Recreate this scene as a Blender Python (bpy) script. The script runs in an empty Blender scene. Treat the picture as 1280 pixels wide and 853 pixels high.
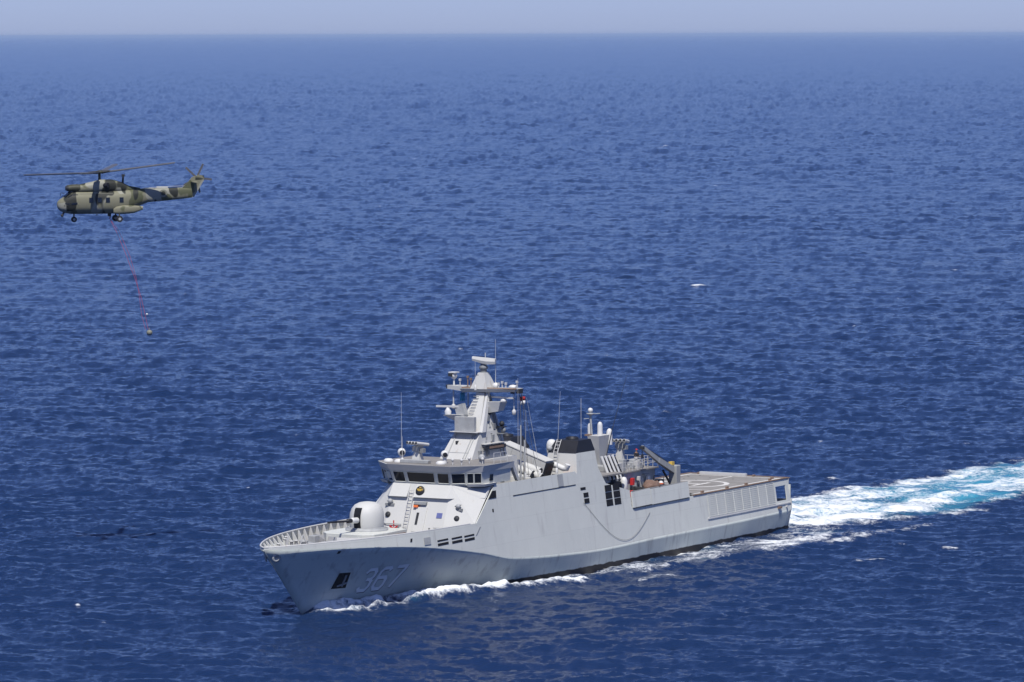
import bpy, bmesh, math, random
import numpy as np
from mathutils import Matrix, Vector
R = math.radians
random.seed(7)
scene = bpy.context.scene
COL = scene.collection

# ------------------------------------------------------------------ camera, sky, sun, exposure
CAM_H = 51.118
FOCAL_PX = 5999.41
cam = bpy.data.cameras.new("camera")
cam_o = bpy.data.objects.new("camera", cam)
COL.objects.link(cam_o)
cam.sensor_width = 36.0
cam.lens = 36.0 * FOCAL_PX / 1280.0
cam.clip_start = 1.0
cam.clip_end = 400000.0
cam_o.matrix_world = (Matrix.Translation((0, 0, CAM_H)) @ Matrix.Rotation(R(90 - 3.6528), 4, 'X')
                      @ Matrix.Rotation(-0.0031, 4, 'Z'))
scene.camera = cam_o

HAZE = 1.8e-5
SUN_EL = R(60)
HEAD = R(240)                                   # world angle of the warship's bow direction
SUN_AZ = HEAD + R(31)                           # sun stands ahead of the ship, a little to port
sun_dir = Vector((math.cos(SUN_EL) * math.cos(SUN_AZ), math.cos(SUN_EL) * math.sin(SUN_AZ), math.sin(SUN_EL)))
sl = bpy.data.lights.new("sun", 'SUN')
sl.energy = 4.2
sl.angle = R(0.5)
sl.color = (1.0, 0.965, 0.91)
so = bpy.data.objects.new("sun", sl)
COL.objects.link(so)
so.rotation_euler = sun_dir.to_track_quat('Z', 'Y').to_euler()

world = bpy.data.worlds.new("World")
scene.world = world
world.use_nodes = True
wn = world.node_tree.nodes
wl = world.node_tree.links
sky = wn.new("ShaderNodeTexSky")
sky.sky_type = 'NISHITA'
sky.sun_disc = False
sky.sun_elevation = SUN_EL
sky.sun_rotation = math.pi / 2 - SUN_AZ         # Nishita: 0 = +Y, clockwise seen from above
sky.altitude = 0
sky.air_density = 0.6
sky.dust_density = 0.4
sky.ozone_density = 10.0
tint = wn.new("ShaderNodeMixRGB")                # humid sea air: a touch more violet than the clean-air sky
tint.blend_type = 'MULTIPLY'
tint.inputs[0].default_value = 1.0
tint.inputs[2].default_value = (1.06, 0.93, 1.12, 1)
bg = wn["Background"]
wl.new(sky.outputs[0], tint.inputs[1]); wl.new(tint.outputs[0], bg.inputs[0])
bg.inputs[1].default_value = 0.09
scene.view_settings.view_transform = 'Standard'
scene.view_settings.look = 'None'
scene.view_settings.gamma = 1.0
scene.view_settings.use_curve_mapping = False
scene.view_settings.exposure = 0.22
scene.cycles.max_bounces = 6
scene.cycles.volume_bounces = 0
scene.cycles.use_denoising = True
scene.cycles.caustics_reflective = False
scene.cycles.caustics_refractive = False

# ------------------------------------------------------------------ materials
def new_mat(name):
    m = bpy.data.materials.new(name)
    m.use_nodes = True
    return m, m.node_tree.nodes, m.node_tree.links, m.node_tree.nodes["Principled BSDF"]

def paint(name, col, rough=0.55, var=0.06, scale=0.6, stretch=(1, 1, 0.25), streak=None, metal=0.0, spec=0.35, bump=0.0):
    """matt paint whose tone drifts a little with vertical weather streaks"""
    m, n, l, p = new_mat(name)
    tc = n.new("ShaderNodeTexCoord")
    mp = n.new("ShaderNodeMapping")
    mp.inputs["Scale"].default_value = stretch
    l.new(tc.outputs["Object"], mp.inputs[0])
    nz = n.new("ShaderNodeTexNoise")
    nz.inputs["Scale"].default_value = scale
    nz.inputs["Detail"].default_value = 6
    nz.inputs["Roughness"].default_value = 0.62
    l.new(mp.outputs[0], nz.inputs["Vector"])
    r = n.new("ShaderNodeValToRGB")
    r.color_ramp.elements[0].position = 0.3
    r.color_ramp.elements[1].position = 0.7
    c = np.array(col)
    r.color_ramp.elements[0].color = tuple(np.clip(c * (1 - var), 0, 1)) + (1,)
    r.color_ramp.elements[1].color = tuple(np.clip(c * (1 + var), 0, 1)) + (1,)
    l.new(nz.outputs["Fac"], r.inputs[0])
    out = r.outputs[0]
    if streak:
        n2 = n.new("ShaderNodeTexNoise")
        mp2 = n.new("ShaderNodeMapping")
        mp2.inputs["Scale"].default_value = streak[1]
        l.new(tc.outputs["Object"], mp2.inputs[0])
        l.new(mp2.outputs[0], n2.inputs["Vector"])
        n2.inputs["Scale"].default_value = 1.0
        n2.inputs["Detail"].default_value = 5
        mr = n.new("ShaderNodeMapRange")
        mr.inputs[1].default_value = streak[2]
        mr.inputs[2].default_value = streak[2] + 0.14
        mr.inputs[4].default_value = streak[3]
        l.new(n2.outputs["Fac"], mr.inputs[0])
        mx = n.new("ShaderNodeMixRGB")
        mx.inputs[2].default_value = tuple(streak[0]) + (1,)
        l.new(mr.outputs[0], mx.inputs[0])
        l.new(out, mx.inputs[1])
        out = mx.outputs[0]
    l.new(out, p.inputs["Base Color"])
    p.inputs["Roughness"].default_value = rough
    p.inputs["Metallic"].default_value = metal
    p.inputs["Specular IOR Level"].default_value = spec
    if bump:
        b = n.new("ShaderNodeBump")
        b.inputs["Strength"].default_value = bump
        b.inputs["Distance"].default_value = 0.05
        l.new(nz.outputs["Fac"], b.inputs["Height"])
        l.new(b.outputs[0], p.inputs["Normal"])
    return m

GREY = (0.44, 0.46, 0.485)
M = {}
M['topside'] = paint("topside_grey_paint", (0.60, 0.612, 0.565), 0.5, 0.035, 0.5, (1, 1, 0.3), ((0.41, 0.40, 0.375), (1.6, 1.6, 0.10), 0.58, 0.5))
M['front'] = paint("front_white_grey_paint", (0.53, 0.53, 0.505), 0.55, 0.03, 0.5, (1, 1, 0.3), ((0.42, 0.39, 0.34), (2.2, 2.2, 0.2), 0.62, 0.35))
M['mast'] = paint("mast_paint", (0.49, 0.49, 0.47), 0.55, 0.05, 0.8, (1, 1, 0.3), ((0.36, 0.30, 0.24), (2.5, 2.5, 0.3), 0.60, 0.5))
M['trim'] = paint("white_trim_paint", (0.52, 0.52, 0.51), 0.5, 0.05, 2.0, (1, 1, 1), ((0.35, 0.25, 0.17), (1.5, 1.5, 1.5), 0.64, 0.6))
M['white'] = paint("radome_white", (0.64, 0.64, 0.62), 0.4, 0.03, 2.0)
M['grey'] = paint("equipment_grey", (0.34, 0.35, 0.35), 0.55, 0.12, 2.0, (1, 1, 1), ((0.2, 0.16, 0.12), (1.5, 1.5, 1.5), 0.62, 0.6))
M['midgrey'] = paint("mid_grey_paint", (0.22, 0.23, 0.235), 0.6, 0.12, 2.0)
M['dark'] = paint("dark_fitting", (0.03, 0.032, 0.036), 0.6, 0.2, 2.0)
M['black'] = paint("black_paint", (0.016, 0.017, 0.022), 0.5, 0.25, 1.2, (1, 1, .4))
M['void'] = paint("dark_opening", (0.008, 0.009, 0.012), 0.8, 0.1, 1.0)
M['deck'] = paint("deck_grey_brown", (0.22, 0.21, 0.2), 0.85, 0.15, 0.9, (1, 1, 1), ((0.14, 0.12, 0.1), (0.5, 0.5, 0.5), 0.58, 0.6))
M['helideck'] = paint("flight_deck_coating", (0.23, 0.22, 0.205), 0.9, 0.13, 0.6, (1, 1, 1), ((0.16, 0.14, 0.12), (0.4, 0.4, 0.4), 0.57, 0.7))
M['marking'] = paint("white_deck_marking", (0.58, 0.57, 0.54), 0.8, 0.05, 2.0, (1, 1, 1), ((0.3, 0.27, 0.24), (1.2, 1.2, 1.2), 0.62, 0.7))
M['rust'] = paint("rusty_edge", (0.22, 0.15, 0.11), 0.85, 0.25, 2.0, (1, 1, 1))
M['red'] = paint("red_paint", (0.55, 0.03, 0.03), 0.5, 0.1, 2.0)
M['orange'] = paint("orange_paint", (0.7, 0.16, 0.04), 0.5, 0.1, 2.0)
M['brown'] = paint("brown_canvas", (0.17, 0.11, 0.085), 0.9, 0.3, 3.0, (1, 1, 1))
M['blackrubber'] = paint("black_rubber", (0.02, 0.021, 0.023), 0.75, 0.2, 3.0)
M['yellow'] = paint("yellow_gold", (0.62, 0.42, 0.08), 0.5, 0.15, 4.0)
M['blue'] = paint("blue_plate", (0.12, 0.14, 0.32), 0.5, 0.1, 4.0)
M['skin'] = paint("skin", (0.33, 0.19, 0.12), 0.6, 0.05, 4.0)
M['cloth'] = paint("dark_navy_cloth", (0.02, 0.023, 0.03), 0.9, 0.2, 6.0)
M['rope_red'] = paint("red_sling_strap", (0.5, 0.06, 0.09), 0.7, 0.15, 1.0)
M['rope'] = paint("grey_rope", (0.12, 0.12, 0.12), 0.9, 0.1, 3.0)
M['flag_blue'] = paint("blue_signal_cloth", (0.08, 0.35, 0.55), 0.8, 0.1, 3.0)

def glass_mat():
    m, n, l, p = new_mat("dark_window_glass")
    p.inputs["Base Color"].default_value = (0.008, 0.011, 0.017, 1)
    p.inputs["Roughness"].default_value = 0.08
    p.inputs["Specular IOR Level"].default_value = 0.5
    return m
M['glass'] = glass_mat()

def hull_mat():
    """lower hull: slate grey paint, black boot topping at the water's edge, streaks and scuffs"""
    m = paint("lower_hull_paint", (0.55, 0.59, 0.55), 0.45, 0.05, 0.35, (1, 1, 0.4),
              ((0.26, 0.265, 0.265), (1.3, 1.3, 0.12), 0.55, 0.5))
    n, l = m.node_tree.nodes, m.node_tree.links
    p = n["Principled BSDF"]
    src = p.inputs["Base Color"].links[0].from_socket
    tc = n.new("ShaderNodeTexCoord")
    sx = n.new("ShaderNodeSeparateXYZ")
    l.new(tc.outputs["Object"], sx.inputs[0])
    nz = n.new("ShaderNodeTexNoise")
    nz.inputs["Scale"].default_value = 0.9
    nz.inputs["Detail"].default_value = 6
    l.new(tc.outputs["Object"], nz.inputs["Vector"])
    add = n.new("ShaderNodeMath"); add.operation = 'MULTIPLY_ADD'
    l.new(nz.outputs["Fac"], add.inputs[0]); add.inputs[1].default_value = -0.35
    mrx = n.new("ShaderNodeMapRange"); mrx.inputs[1].default_value = 70; mrx.inputs[2].default_value = 82; mrx.inputs[4].default_value = 1.2
    l.new(sx.outputs["X"], mrx.inputs[0])
    ad2 = n.new("ShaderNodeMath"); l.new(sx.outputs["Z"], ad2.inputs[0]); l.new(mrx.outputs[0], ad2.inputs[1])
    l.new(ad2.outputs[0], add.inputs[2])
    mr = n.new("ShaderNodeMapRange")
    mr.inputs[1].default_value = 0.30; mr.inputs[2].default_value = 0.36
    mr.inputs[3].default_value = 1.0; mr.inputs[4].default_value = 0.0
    l.new(add.outputs[0], mr.inputs[0])
    mx = n.new("ShaderNodeMixRGB")
    mx.inputs[2].default_value = (0.022, 0.017, 0.016, 1)
    l.new(mr.outputs[0], mx.inputs[0]); l.new(src, mx.inputs[1])
    l.new(mx.outputs[0], p.inputs["Base Color"])
    return m
M['hull'] = hull_mat()

def plating(m, du, dv, dark, dent):
    """welded plate seams and the slight dishing of plates between frames"""
    n, l = m.node_tree.nodes, m.node_tree.links
    p = n["Principled BSDF"]
    src = p.inputs["Base Color"].links[0].from_socket
    tc = n.new("ShaderNodeTexCoord"); sx = n.new("ShaderNodeSeparateXYZ"); cb = n.new("ShaderNodeCombineXYZ")
    l.new(tc.outputs["Object"], sx.inputs[0])
    l.new(sx.outputs["X"], cb.inputs[0]); l.new(sx.outputs["Z"], cb.inputs[1])
    br = n.new("ShaderNodeTexBrick")
    br.inputs["Scale"].default_value = 1.0; br.inputs["Mortar Size"].default_value = 0.035; br.inputs["Mortar Smooth"].default_value = 0.6
    br.inputs["Brick Width"].default_value = du; br.inputs["Row Height"].default_value = dv
    br.inputs["Color1"].default_value = (1, 1, 1, 1); br.inputs["Color2"].default_value = (.955, .96, .965, 1); br.inputs["Mortar"].default_value = (dark, dark, dark, 1)
    l.new(cb.outputs[0], br.inputs["Vector"])
    mx = n.new("ShaderNodeMixRGB"); mx.blend_type = 'MULTIPLY'; mx.inputs[0].default_value = 1.0
    l.new(src, mx.inputs[1]); l.new(br.outputs["Color"], mx.inputs[2]); l.new(mx.outputs[0], p.inputs["Base Color"])
    nz = n.new("ShaderNodeTexNoise"); nz.inputs["Scale"].default_value = 0.9; nz.inputs["Detail"].default_value = 2
    l.new(cb.outputs[0], nz.inputs["Vector"])
    bp = n.new("ShaderNodeBump"); bp.inputs["Strength"].default_value = dent; bp.inputs["Distance"].default_value = 0.08
    l.new(nz.outputs["Fac"], bp.inputs["Height"]); l.new(bp.outputs[0], p.inputs["Normal"])
plating(M['topside'], 5.5, 2.1, 0.90, 0.2)
plating(M['hull'], 6.5, 1.7, 0.90, 0.2)

def camo_mat():
    m, n, l, p = new_mat("camouflage_paint")
    tc = n.new("ShaderNodeTexCoord")
    def layer(scale, seed, lo, st=(1, 1, 1)):
        mp = n.new("ShaderNodeMapping")
        mp.inputs["Location"].default_value = (seed, seed * 0.7, seed * 1.3)
        mp.inputs["Scale"].default_value = st
        l.new(tc.outputs["Object"], mp.inputs[0])
        nz = n.new("ShaderNodeTexNoise")
        nz.inputs["Scale"].default_value = scale
        nz.inputs["Detail"].default_value = 1.5
        l.new(mp.outputs[0], nz.inputs["Vector"])
        mr = n.new("ShaderNodeMapRange")
        mr.inputs[1].default_value = lo; mr.inputs[2].default_value = lo + 0.02
        l.new(nz.outputs["Fac"], mr.inputs[0])
        return mr.outputs[0]
    col = None
    base = (0.195, 0.19, 0.13, 1)
    for (sc, sd, lo, c, st) in ((0.55, 3.1, 0.52, (0.095, 0.1, 0.055, 1), (1, 0.6, 0.8)),
                                (0.6, 9.7, 0.56, (0.27, 0.27, 0.22, 1), (1, 0.6, 0.8)),
                                (0.5, 21.3, 0.535, (0.026, 0.028, 0.023, 1), (1.25, 0.5, 0.45))):
        mx = n.new("ShaderNodeMixRGB")
        l.new(layer(sc, sd, lo, st), mx.inputs[0])
        if col is None:
            mx.inputs[1].default_value = base
        else:
            l.new(col, mx.inputs[1])
        mx.inputs[2].default_value = c
        col = mx.outputs[0]
    l.new(col, p.inputs["Base Color"])
    p.inputs["Roughness"].default_value = 0.6
    p.inputs["Specular IOR Level"].default_value = 0.3
    return m
M['camo'] = camo_mat()
M['sponson'] = paint("pale_grey_green_paint", (0.2, 0.2, 0.155), 0.6, 0.08, 1.5)
M['olive'] = paint("dark_olive_paint", (0.05, 0.052, 0.035), 0.6, 0.15, 2.0)
M['blade'] = paint("rotor_blade_grey", (0.10, 0.10, 0.105), 0.35, 0.1, 0.6, spec=0.6)

SHIP_BOW = (math.cos(HEAD), math.sin(HEAD))
SHIP_PORT = (-SHIP_BOW[1], SHIP_BOW[0])
SX, SY = 23.462, 495.905                       # stern of the ship on the water

def sea_mat():
    m, n, l, p = new_mat("sea_water")
    geo = n.new("ShaderNodeNewGeometry")
    def mapped(rot, scale):
        mp = n.new("ShaderNodeMapping")
        mp.inputs["Rotation"].default_value = (0, 0, rot)
        mp.inputs["Scale"].default_value = scale
        l.new(geo.outputs["Position"], mp.inputs[0])
        return mp.outputs[0]
    def noise(vec, scale, detail=4, rough=0.6, dist=0.0):
        nz = n.new("ShaderNodeTexNoise")
        nz.inputs["Scale"].default_value = scale
        nz.inputs["Detail"].default_value = detail
        nz.inputs["Roughness"].default_value = rough
        nz.inputs["Distortion"].default_value = dist
        l.new(vec, nz.inputs["Vector"])
        return nz.outputs["Fac"]
    def math_(op, a, b, c=None):
        k = n.new("ShaderNodeMath"); k.operation = op
        for i, v in enumerate((a, b, c)):
            if v is None: continue
            if isinstance(v, (int, float)): k.inputs[i].default_value = v
            else: l.new(v, k.inputs[i])
        return k.outputs[0]
    def mr(v, a, b, c=0.0, d=1.0, smooth=True):
        k = n.new("ShaderNodeMapRange")
        if smooth: k.interpolation_type = 'SMOOTHSTEP'
        for i, q in enumerate((a, b, c, d)): k.inputs[i + 1].default_value = q
        l.new(v, k.inputs[0])
        return k.outputs[0]
    def attr(name):
        a = n.new("ShaderNodeAttribute"); a.attribute_name = name
        return a.outputs["Fac"]
    foam_a, aer_a = attr("foam"), attr("aerated")
    # small ripples, crests lying mostly across the wind
    rip = math_('ADD', noise(mapped(R(-12), (0.75, 1.7, 1)), 2.3, 5, 0.65), math_('MULTIPLY', noise(mapped(R(25), (1.0, 1.5, 1)), 0.55, 4, 0.6), 1.6))
    bp = n.new("ShaderNodeBump")
    bp.inputs["Strength"].default_value = 0.42
    bp.inputs["Distance"].default_value = 0.22
    l.new(rip, bp.inputs["Height"])
    bl = n.new("ShaderNodeBump")                 # longer chop
    bl.inputs["Strength"].default_value = 0.3
    bl.inputs["Distance"].default_value = 1.0
    l.new(noise(mapped(R(8), (0.7, 1.2, 1)), 0.16, 5, 0.62), bl.inputs["Height"])
    l.new(bl.outputs[0], bp.inputs["Normal"])
    # foam: streaky along the track of the ship, broken into lace by finer noise
    sv = mapped(-HEAD, (0.35, 1.0, 1.0))
    n1 = noise(sv, 0.45, 6, 0.66, 0.6)
    n2 = noise(mapped(0, (1, 1, 1)), 2.2, 5, 0.7, 0.4)
    n4 = noise(mapped(0.4, (1, 1, 1)), 5.5, 4, 0.7, 0.2)
    f = math_('ADD', foam_a, math_('MULTIPLY', math_('SUBTRACT', n1, 0.5), 1.7))
    f = math_('ADD', f, math_('MULTIPLY', math_('SUBTRACT', n4, 0.5), 0.55))
    f = math_('ADD', f, math_('MULTIPLY', math_('SUBTRACT', n2, 0.5), 1.1))
    f = math_('MULTIPLY', mr(f, 0.32, 0.95), mr(foam_a, 0.02, 0.16))
    # aerated water turns turquoise
    n3 = noise(sv, 0.22, 4, 0.6, 0.5)
    ae = mr(math_('ADD', aer_a, math_('MULTIPLY', math_('SUBTRACT', n3, 0.5), 0.9)), 0.15, 0.75)
    ae = math_('MULTIPLY', ae, mr(aer_a, 0.02, 0.2))
    deep = (0.0088, 0.0245, 0.077, 1)
    mx = n.new("ShaderNodeMixRGB")
    mx.inputs[1].default_value = deep
    mx.inputs[2].default_value = (0.045, 0.25, 0.37, 1)
    l.new(ae, mx.inputs[0])
    mx2 = n.new("ShaderNodeMixRGB")
    l.new(f, mx2.inputs[0]); l.new(mx.outputs[0], mx2.inputs[1])
    mx2.inputs[2].default_value = (0.74, 0.77, 0.79, 1)
    l.new(mx2.outputs[0], p.inputs["Base Color"])
    l.new(math_("MAXIMUM", mr(f, 0, 1, 0.12, 0.8, False), attr("ripple")), p.inputs["Roughness"])
    p.inputs["IOR"].default_value = 1.333
    p.inputs["Specular IOR Level"].default_value = 0.5
    l.new(bp.outputs[0], p.inputs["Normal"])
    return m
M['sea'] = sea_mat()

# ------------------------------------------------------------------ mesh helpers
class MB:
    """collects shapes; build() links them as one mesh object"""
    def __init__(s): s.v = []; s.f = []; s.smooth = []
    def add(s, verts, faces, smooth=False):
        o = len(s.v)
        s.v += [tuple(map(float, q)) for q in verts]
        s.f += [tuple(i + o for i in q) for q in faces]
        s.smooth += [smooth] * len(faces)
        return s
    def hexa(s, p):                              # 4 bottom + 4 top corners
        return s.add(p, [(3, 2, 1, 0), (4, 5, 6, 7), (0, 1, 5, 4), (1, 2, 6, 5), (2, 3, 7, 6), (3, 0, 4, 7)])
    def box(s, c, d, rot=None):
        pts = []
        for z in (-.5, .5):
            for x, y in ((-.5, -.5), (.5, -.5), (.5, .5), (-.5, .5)):
                q = Vector((x * d[0], y * d[1], z * d[2]))
                if rot is not None: q = rot @ q
                pts.append((c[0] + q[0], c[1] + q[1], c[2] + q[2]))
        return s.hexa(pts)
    def prism(s, poly, z0, z1):                  # poly in xy
        n = len(poly)
        vs = [(x, y, z0) for x, y in poly] + [(x, y, z1) for x, y in poly]
        return s.add(vs, [tuple(range(n))[::-1], tuple(range(n, 2 * n))] + [(i, (i + 1) % n, n + (i + 1) % n, n + i) for i in range(n)])
    def loft(s, rings, cap=True, smooth=False, closed=True):
        n = len(rings[0]); vs = [q for r in rings for q in r]; fs = []
        for k in range(len(rings) - 1):
            for i in range(n if closed else n - 1):
                j = (i + 1) % n
                fs.append((k * n + i, k * n + j, (k + 1) * n + j, (k + 1) * n + i))
        s.add(vs, fs, smooth)
        if cap:
            s.add(rings[0], [tuple(range(n))[::-1]]); s.add(rings[-1], [tuple(range(n))])
        return s
    def tube(s, path, r, n=8, cap=True):
        P = [Vector(q) for q in path]
        rr = r if isinstance(r, (list, tuple)) else [r] * len(P)
        rings = []; up = None
        for i, q in enumerate(P):
            t = (P[min(i + 1, len(P) - 1)] - P[max(i - 1, 0)])
            t = t.normalized() if t.length > 1e-9 else Vector((0, 0, 1))
            if up is None: up = Vector((0, 0, 1)) if abs(t.z) < 0.9 else Vector((1, 0, 0))
            a = t.cross(up).normalized(); b = a.cross(t).normalized()
            rings.append([tuple(q + (a * math.cos(k * 2 * math.pi / n) + b * math.sin(k * 2 * math.pi / n)) * rr[i]) for k in range(n)])
        return s.loft(rings, cap, n > 5)
    def lathe(s, prof, c=(0, 0, 0), n=20, rot=None):   # prof: (r, z)
        rings = []
        for r, z in prof:
            ring = []
            for k in range(n):
                q = Vector((max(r, 1e-4) * math.cos(k * 2 * math.pi / n), max(r, 1e-4) * math.sin(k * 2 * math.pi / n), z))
                if rot is not None: q = rot @ q
                ring.append((c[0] + q[0], c[1] + q[1], c[2] + q[2]))
            rings.append(ring)
        return s.loft(rings, True, True)
    def ball(s, c, r, n=16, sz=1.0, lo=-math.pi / 2):
        m = 10
        return s.lathe([(r * math.cos(lo + (math.pi / 2 - lo) * i / m), sz * r * math.sin(lo + (math.pi / 2 - lo) * i / m)) for i in range(m + 1)], c, n)
    def build(s, name, mat, parent=None, bevel=0.0, loc=(0, 0, 0), solid=0.0, weld=False):
        me = bpy.data.meshes.new(name)
        me.from_pydata(s.v, [], s.f)
        me.polygons.foreach_set("use_smooth", s.smooth)
        me.materials.append(mat)
        bm = bmesh.new(); bm.from_mesh(me)
        if weld: bmesh.ops.remove_doubles(bm, verts=bm.verts, dist=1e-3)
        bmesh.ops.recalc_face_normals(bm, faces=bm.faces)
        bm.to_mesh(me); bm.free()
        me.update()
        o = bpy.data.objects.new(name, me)
        COL.objects.link(o)
        o.location = loc
        if parent is not None: o.parent = parent
        if solid:
            md = o.modifiers.new("thickness", 'SOLIDIFY'); md.thickness = solid; md.offset = -1
        if bevel:
            md = o.modifiers.new("bevel", 'BEVEL'); md.width = bevel; md.segments = 2; md.limit_method = 'ANGLE'
        return o

def tag(o, label=None, cat=None, group=None, kind=None):
    if label: o["label"] = label
    if cat: o["category"] = cat
    if group: o["group"] = group
    if kind: o["kind"] = kind
    return o

def empty(name, loc, rotz, label, cat, group=None):
    o = bpy.data.objects.new(name, None)
    COL.objects.link(o)
    o.empty_display_size = 1
    o.location = loc; o.rotation_euler = (0, 0, rotz)
    return tag(o, label, cat, group)

def ship_pt(x, y, z):
    return (SX + x * SHIP_BOW[0] + y * SHIP_PORT[0], SY + x * SHIP_BOW[1] + y * SHIP_PORT[1], z)

# ------------------------------------------------------------------ hull form (metres from the stern, port positive, above water)
def tab(*p):
    xs = np.array([q[0] for q in p], float); ys = np.array([q[1] for q in p], float)
    o = np.argsort(xs); xs, ys = xs[o], ys[o]
    # monotone cubic (PCHIP-like) so the lines stay fair
    d = np.diff(ys) / np.diff(xs); m = np.zeros(len(xs)); m[0] = d[0]; m[-1] = d[-1]
    for i in range(1, len(xs) - 1):
        m[i] = 0 if d[i - 1] * d[i] <= 0 else 2 * d[i - 1] * d[i] / (d[i - 1] + d[i])
    def fn(x):
        x = min(max(x, xs[0]), xs[-1]); i = min(max(int(np.searchsorted(xs, x)) - 1, 0), len(xs) - 2)
        h = xs[i + 1] - xs[i]; t = (x - xs[i]) / h
        return float((1 + 2 * t) * (1 - t) ** 2 * ys[i] + t * (1 - t) ** 2 * h * m[i] + t * t * (3 - 2 * t) * ys[i + 1] + t * t * (t - 1) * h * m[i + 1])
    return fn
yK = tab((0, 6.15), (15, 6.45), (30, 6.5), (50, 6.5), (64, 6.4), (72, 6.0), (79, 5.0), (83, 3.95), (86.8, 2.5), (89, 1.35), (90.1, .55), (90.5, 0.05))
zK = tab((0, 2.22), (15, 2.12), (30, 2.1), (40, 1.98), (49, 2.25), (58.3, 2.82), (64, 3.88), (69.7, 4.72), (74, 5.25), (79, 5.68), (86.8, 6.1), (90.5, 6.22))
yB = tab((0, 5.4), (25, 6.0), (40, 5.85), (50, 5.3), (58, 4.4), (66, 3.05), (73, 1.75), (79, .7), (83.25, 0.03))
X_STEM = 83.25; Z_BOT = -1.2
def low(u, v):
    """port surface of the lower hull: u along (0 stern, 1 stem), v from below water (0) to the knuckle (1)"""
    xk = 90.5 * u; xb = X_STEM * u
    w = 1 + 0.35 * max(0, (u - 0.55) / 0.45)
    return (xb + (xk - xb) * v, yB(xb) + (yK(xk) - yB(xb)) * v ** w, Z_BOT + (zK(xk) - Z_BOT) * v)
def hull_y(x, z):
    u, v = x / 90.5, (z + 1.2) / 4
    for _ in range(40):
        xk = 90.5 * u; xb = X_STEM * u
        v = (z - Z_BOT) / (zK(xk) - Z_BOT)
        xx = xb + (xk - xb) * v
        u += (x - xx) / 90
    return low(u, v)[1]
def ytum(x, z):                                  # tumblehome side above the knuckle
    return yK(x) - 0.147 * (z - zK(x))
def yT(x):
    return max(yK(x) - 0.147 * max(0, zT(x) - zK(x)) * (1 if x < 80 else max(0, (90.5 - x) / 10.5)), 0.05)
zT = tab((60, 6.48), (64, 6.48), (75, 6.5), (84, 6.5), (90.5, 6.40))

# ------------------------------------------------------------------ sea
def wave_tile(N, L, seed, lmin, lmax, wind_dir, rms, spread=2):
    rng = np.random.default_rng(seed)
    k1 = np.fft.fftfreq(N, L / N) * 2 * np.pi
    kx, ky = np.meshgrid(k1, k1, indexing='xy')
    k = np.hypot(kx, ky); k[0, 0] = 1
    c = (kx * np.cos(wind_dir) + ky * np.sin(wind_dir)) / k
    S = k ** -3.6 * (0.1 + np.abs(c) ** spread)
    lam = 2 * np.pi / k
    S *= np.exp(-(lam / lmax) ** 4) * np.exp(-(lmin / lam) ** 4)
    S[0, 0] = 0
    A = np.sqrt(S) * (rng.normal(size=(N, N)) + 1j * rng.normal(size=(N, N)))
    h = np.real(np.fft.ifft2(A)); s = rms / h.std()
    dx = np.real(np.fft.ifft2(1j * kx / k * A)) * s; dy = np.real(np.fft.ifft2(1j * ky / k * A)) * s
    return np.stack([h * s, dx, dy], -1), L
def sample(tile, x, y):
    T, L = tile; N = T.shape[0]
    fx = (x / L * N) % N; fy = (y / L * N) % N
    i = np.floor(fx).astype(int); j = np.floor(fy).astype(int)
    a = (fx - i)[:, None]; b = (fy - j)[:, None]; i %= N; j %= N; i2 = (i + 1) % N; j2 = (j + 1) % N
    return (T[j, i] * (1 - a) + T[j, i2] * a) * (1 - b) + (T[j2, i] * (1 - a) + T[j2, i2] * a) * b
def vnoise(x, y, seed):
    rng = np.random.default_rng(seed); G = rng.random((256, 256))
    i = np.floor(x).astype(int); j = np.floor(y).astype(int); a = x - i; b = y - j
    a = a * a * (3 - 2 * a); b = b * b * (3 - 2 * b)
    g = lambda p, q: G[q % 256, p % 256]
    return (g(i, j) * (1 - a) + g(i + 1, j) * a) * (1 - b) + (g(i, j + 1) * (1 - a) + g(i + 1, j + 1) * a) * b
sstep = lambda t: np.clip(t, 0, 1) ** 2 * (3 - 2 * np.clip(t, 0, 1))

# whitecaps: world x, y, length, depth, strength
CAPS = [(37.9, 973.6, 3.4, 3.5, 1.0), (-19.6, 1194, 2.4, 4, .62), (-29.9, 540, 1.1, 1.3, .8), (43.9, 477, 1.9, .9, .85), (35.5, 463.4, 2.8, 1.1, .95),
        (33.4, 462.6, 1.3, .9, .8), (36.7, 549, 2.4, 1.5, .66), (56.2, 595.5, 1.6, 1.5, .75), (49.2, 677, 1.0, 1.3, .62), (38.6, 600, .8, 1.8, .72), (39, 476.4, 2.3, 1.0, .75),
        (-134, 5800, 10, 40, .6), (-27.7, 612, .7, 1, .6), (-35.6, 415.7, .5, .7, .65), (-39, 429, .6, .7, .65), (60, 840, 1.0, 2, .7), (75, 930, 1.3, 2.5, .62),
        (9, 400, 1.1, .8, .75), (-10, 401, .8, .6, .65), (26, 1250, 1.6, 4, .55), (110, 1500, 3, 6, .55), (-90, 1700, 2.4, 8, .5), (70, 2200, 5, 14, .55),
        (-160, 2600, 4, 16, .55), (160, 3300, 7, 22, .55), (20, 3900, 6, 25, .55), (52, 541, .9, 1.2, .65), (-45, 686, .6, 1.2, .55), (-60, 800, 1.0, 2, .55), (15, 760, .9, 2, .55),
        (62, 1020, 1.1, 2.5, .6), (84, 1120, 1.3, 3, .6), (-85, 1350, 1.5, 4, .55), (100, 1900, 2.5, 8, .55), (-40, 2000, 3, 9, .5), (-20, 480, .5, .7, .6), (18, 430, .6, .7, .6)]

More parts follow.
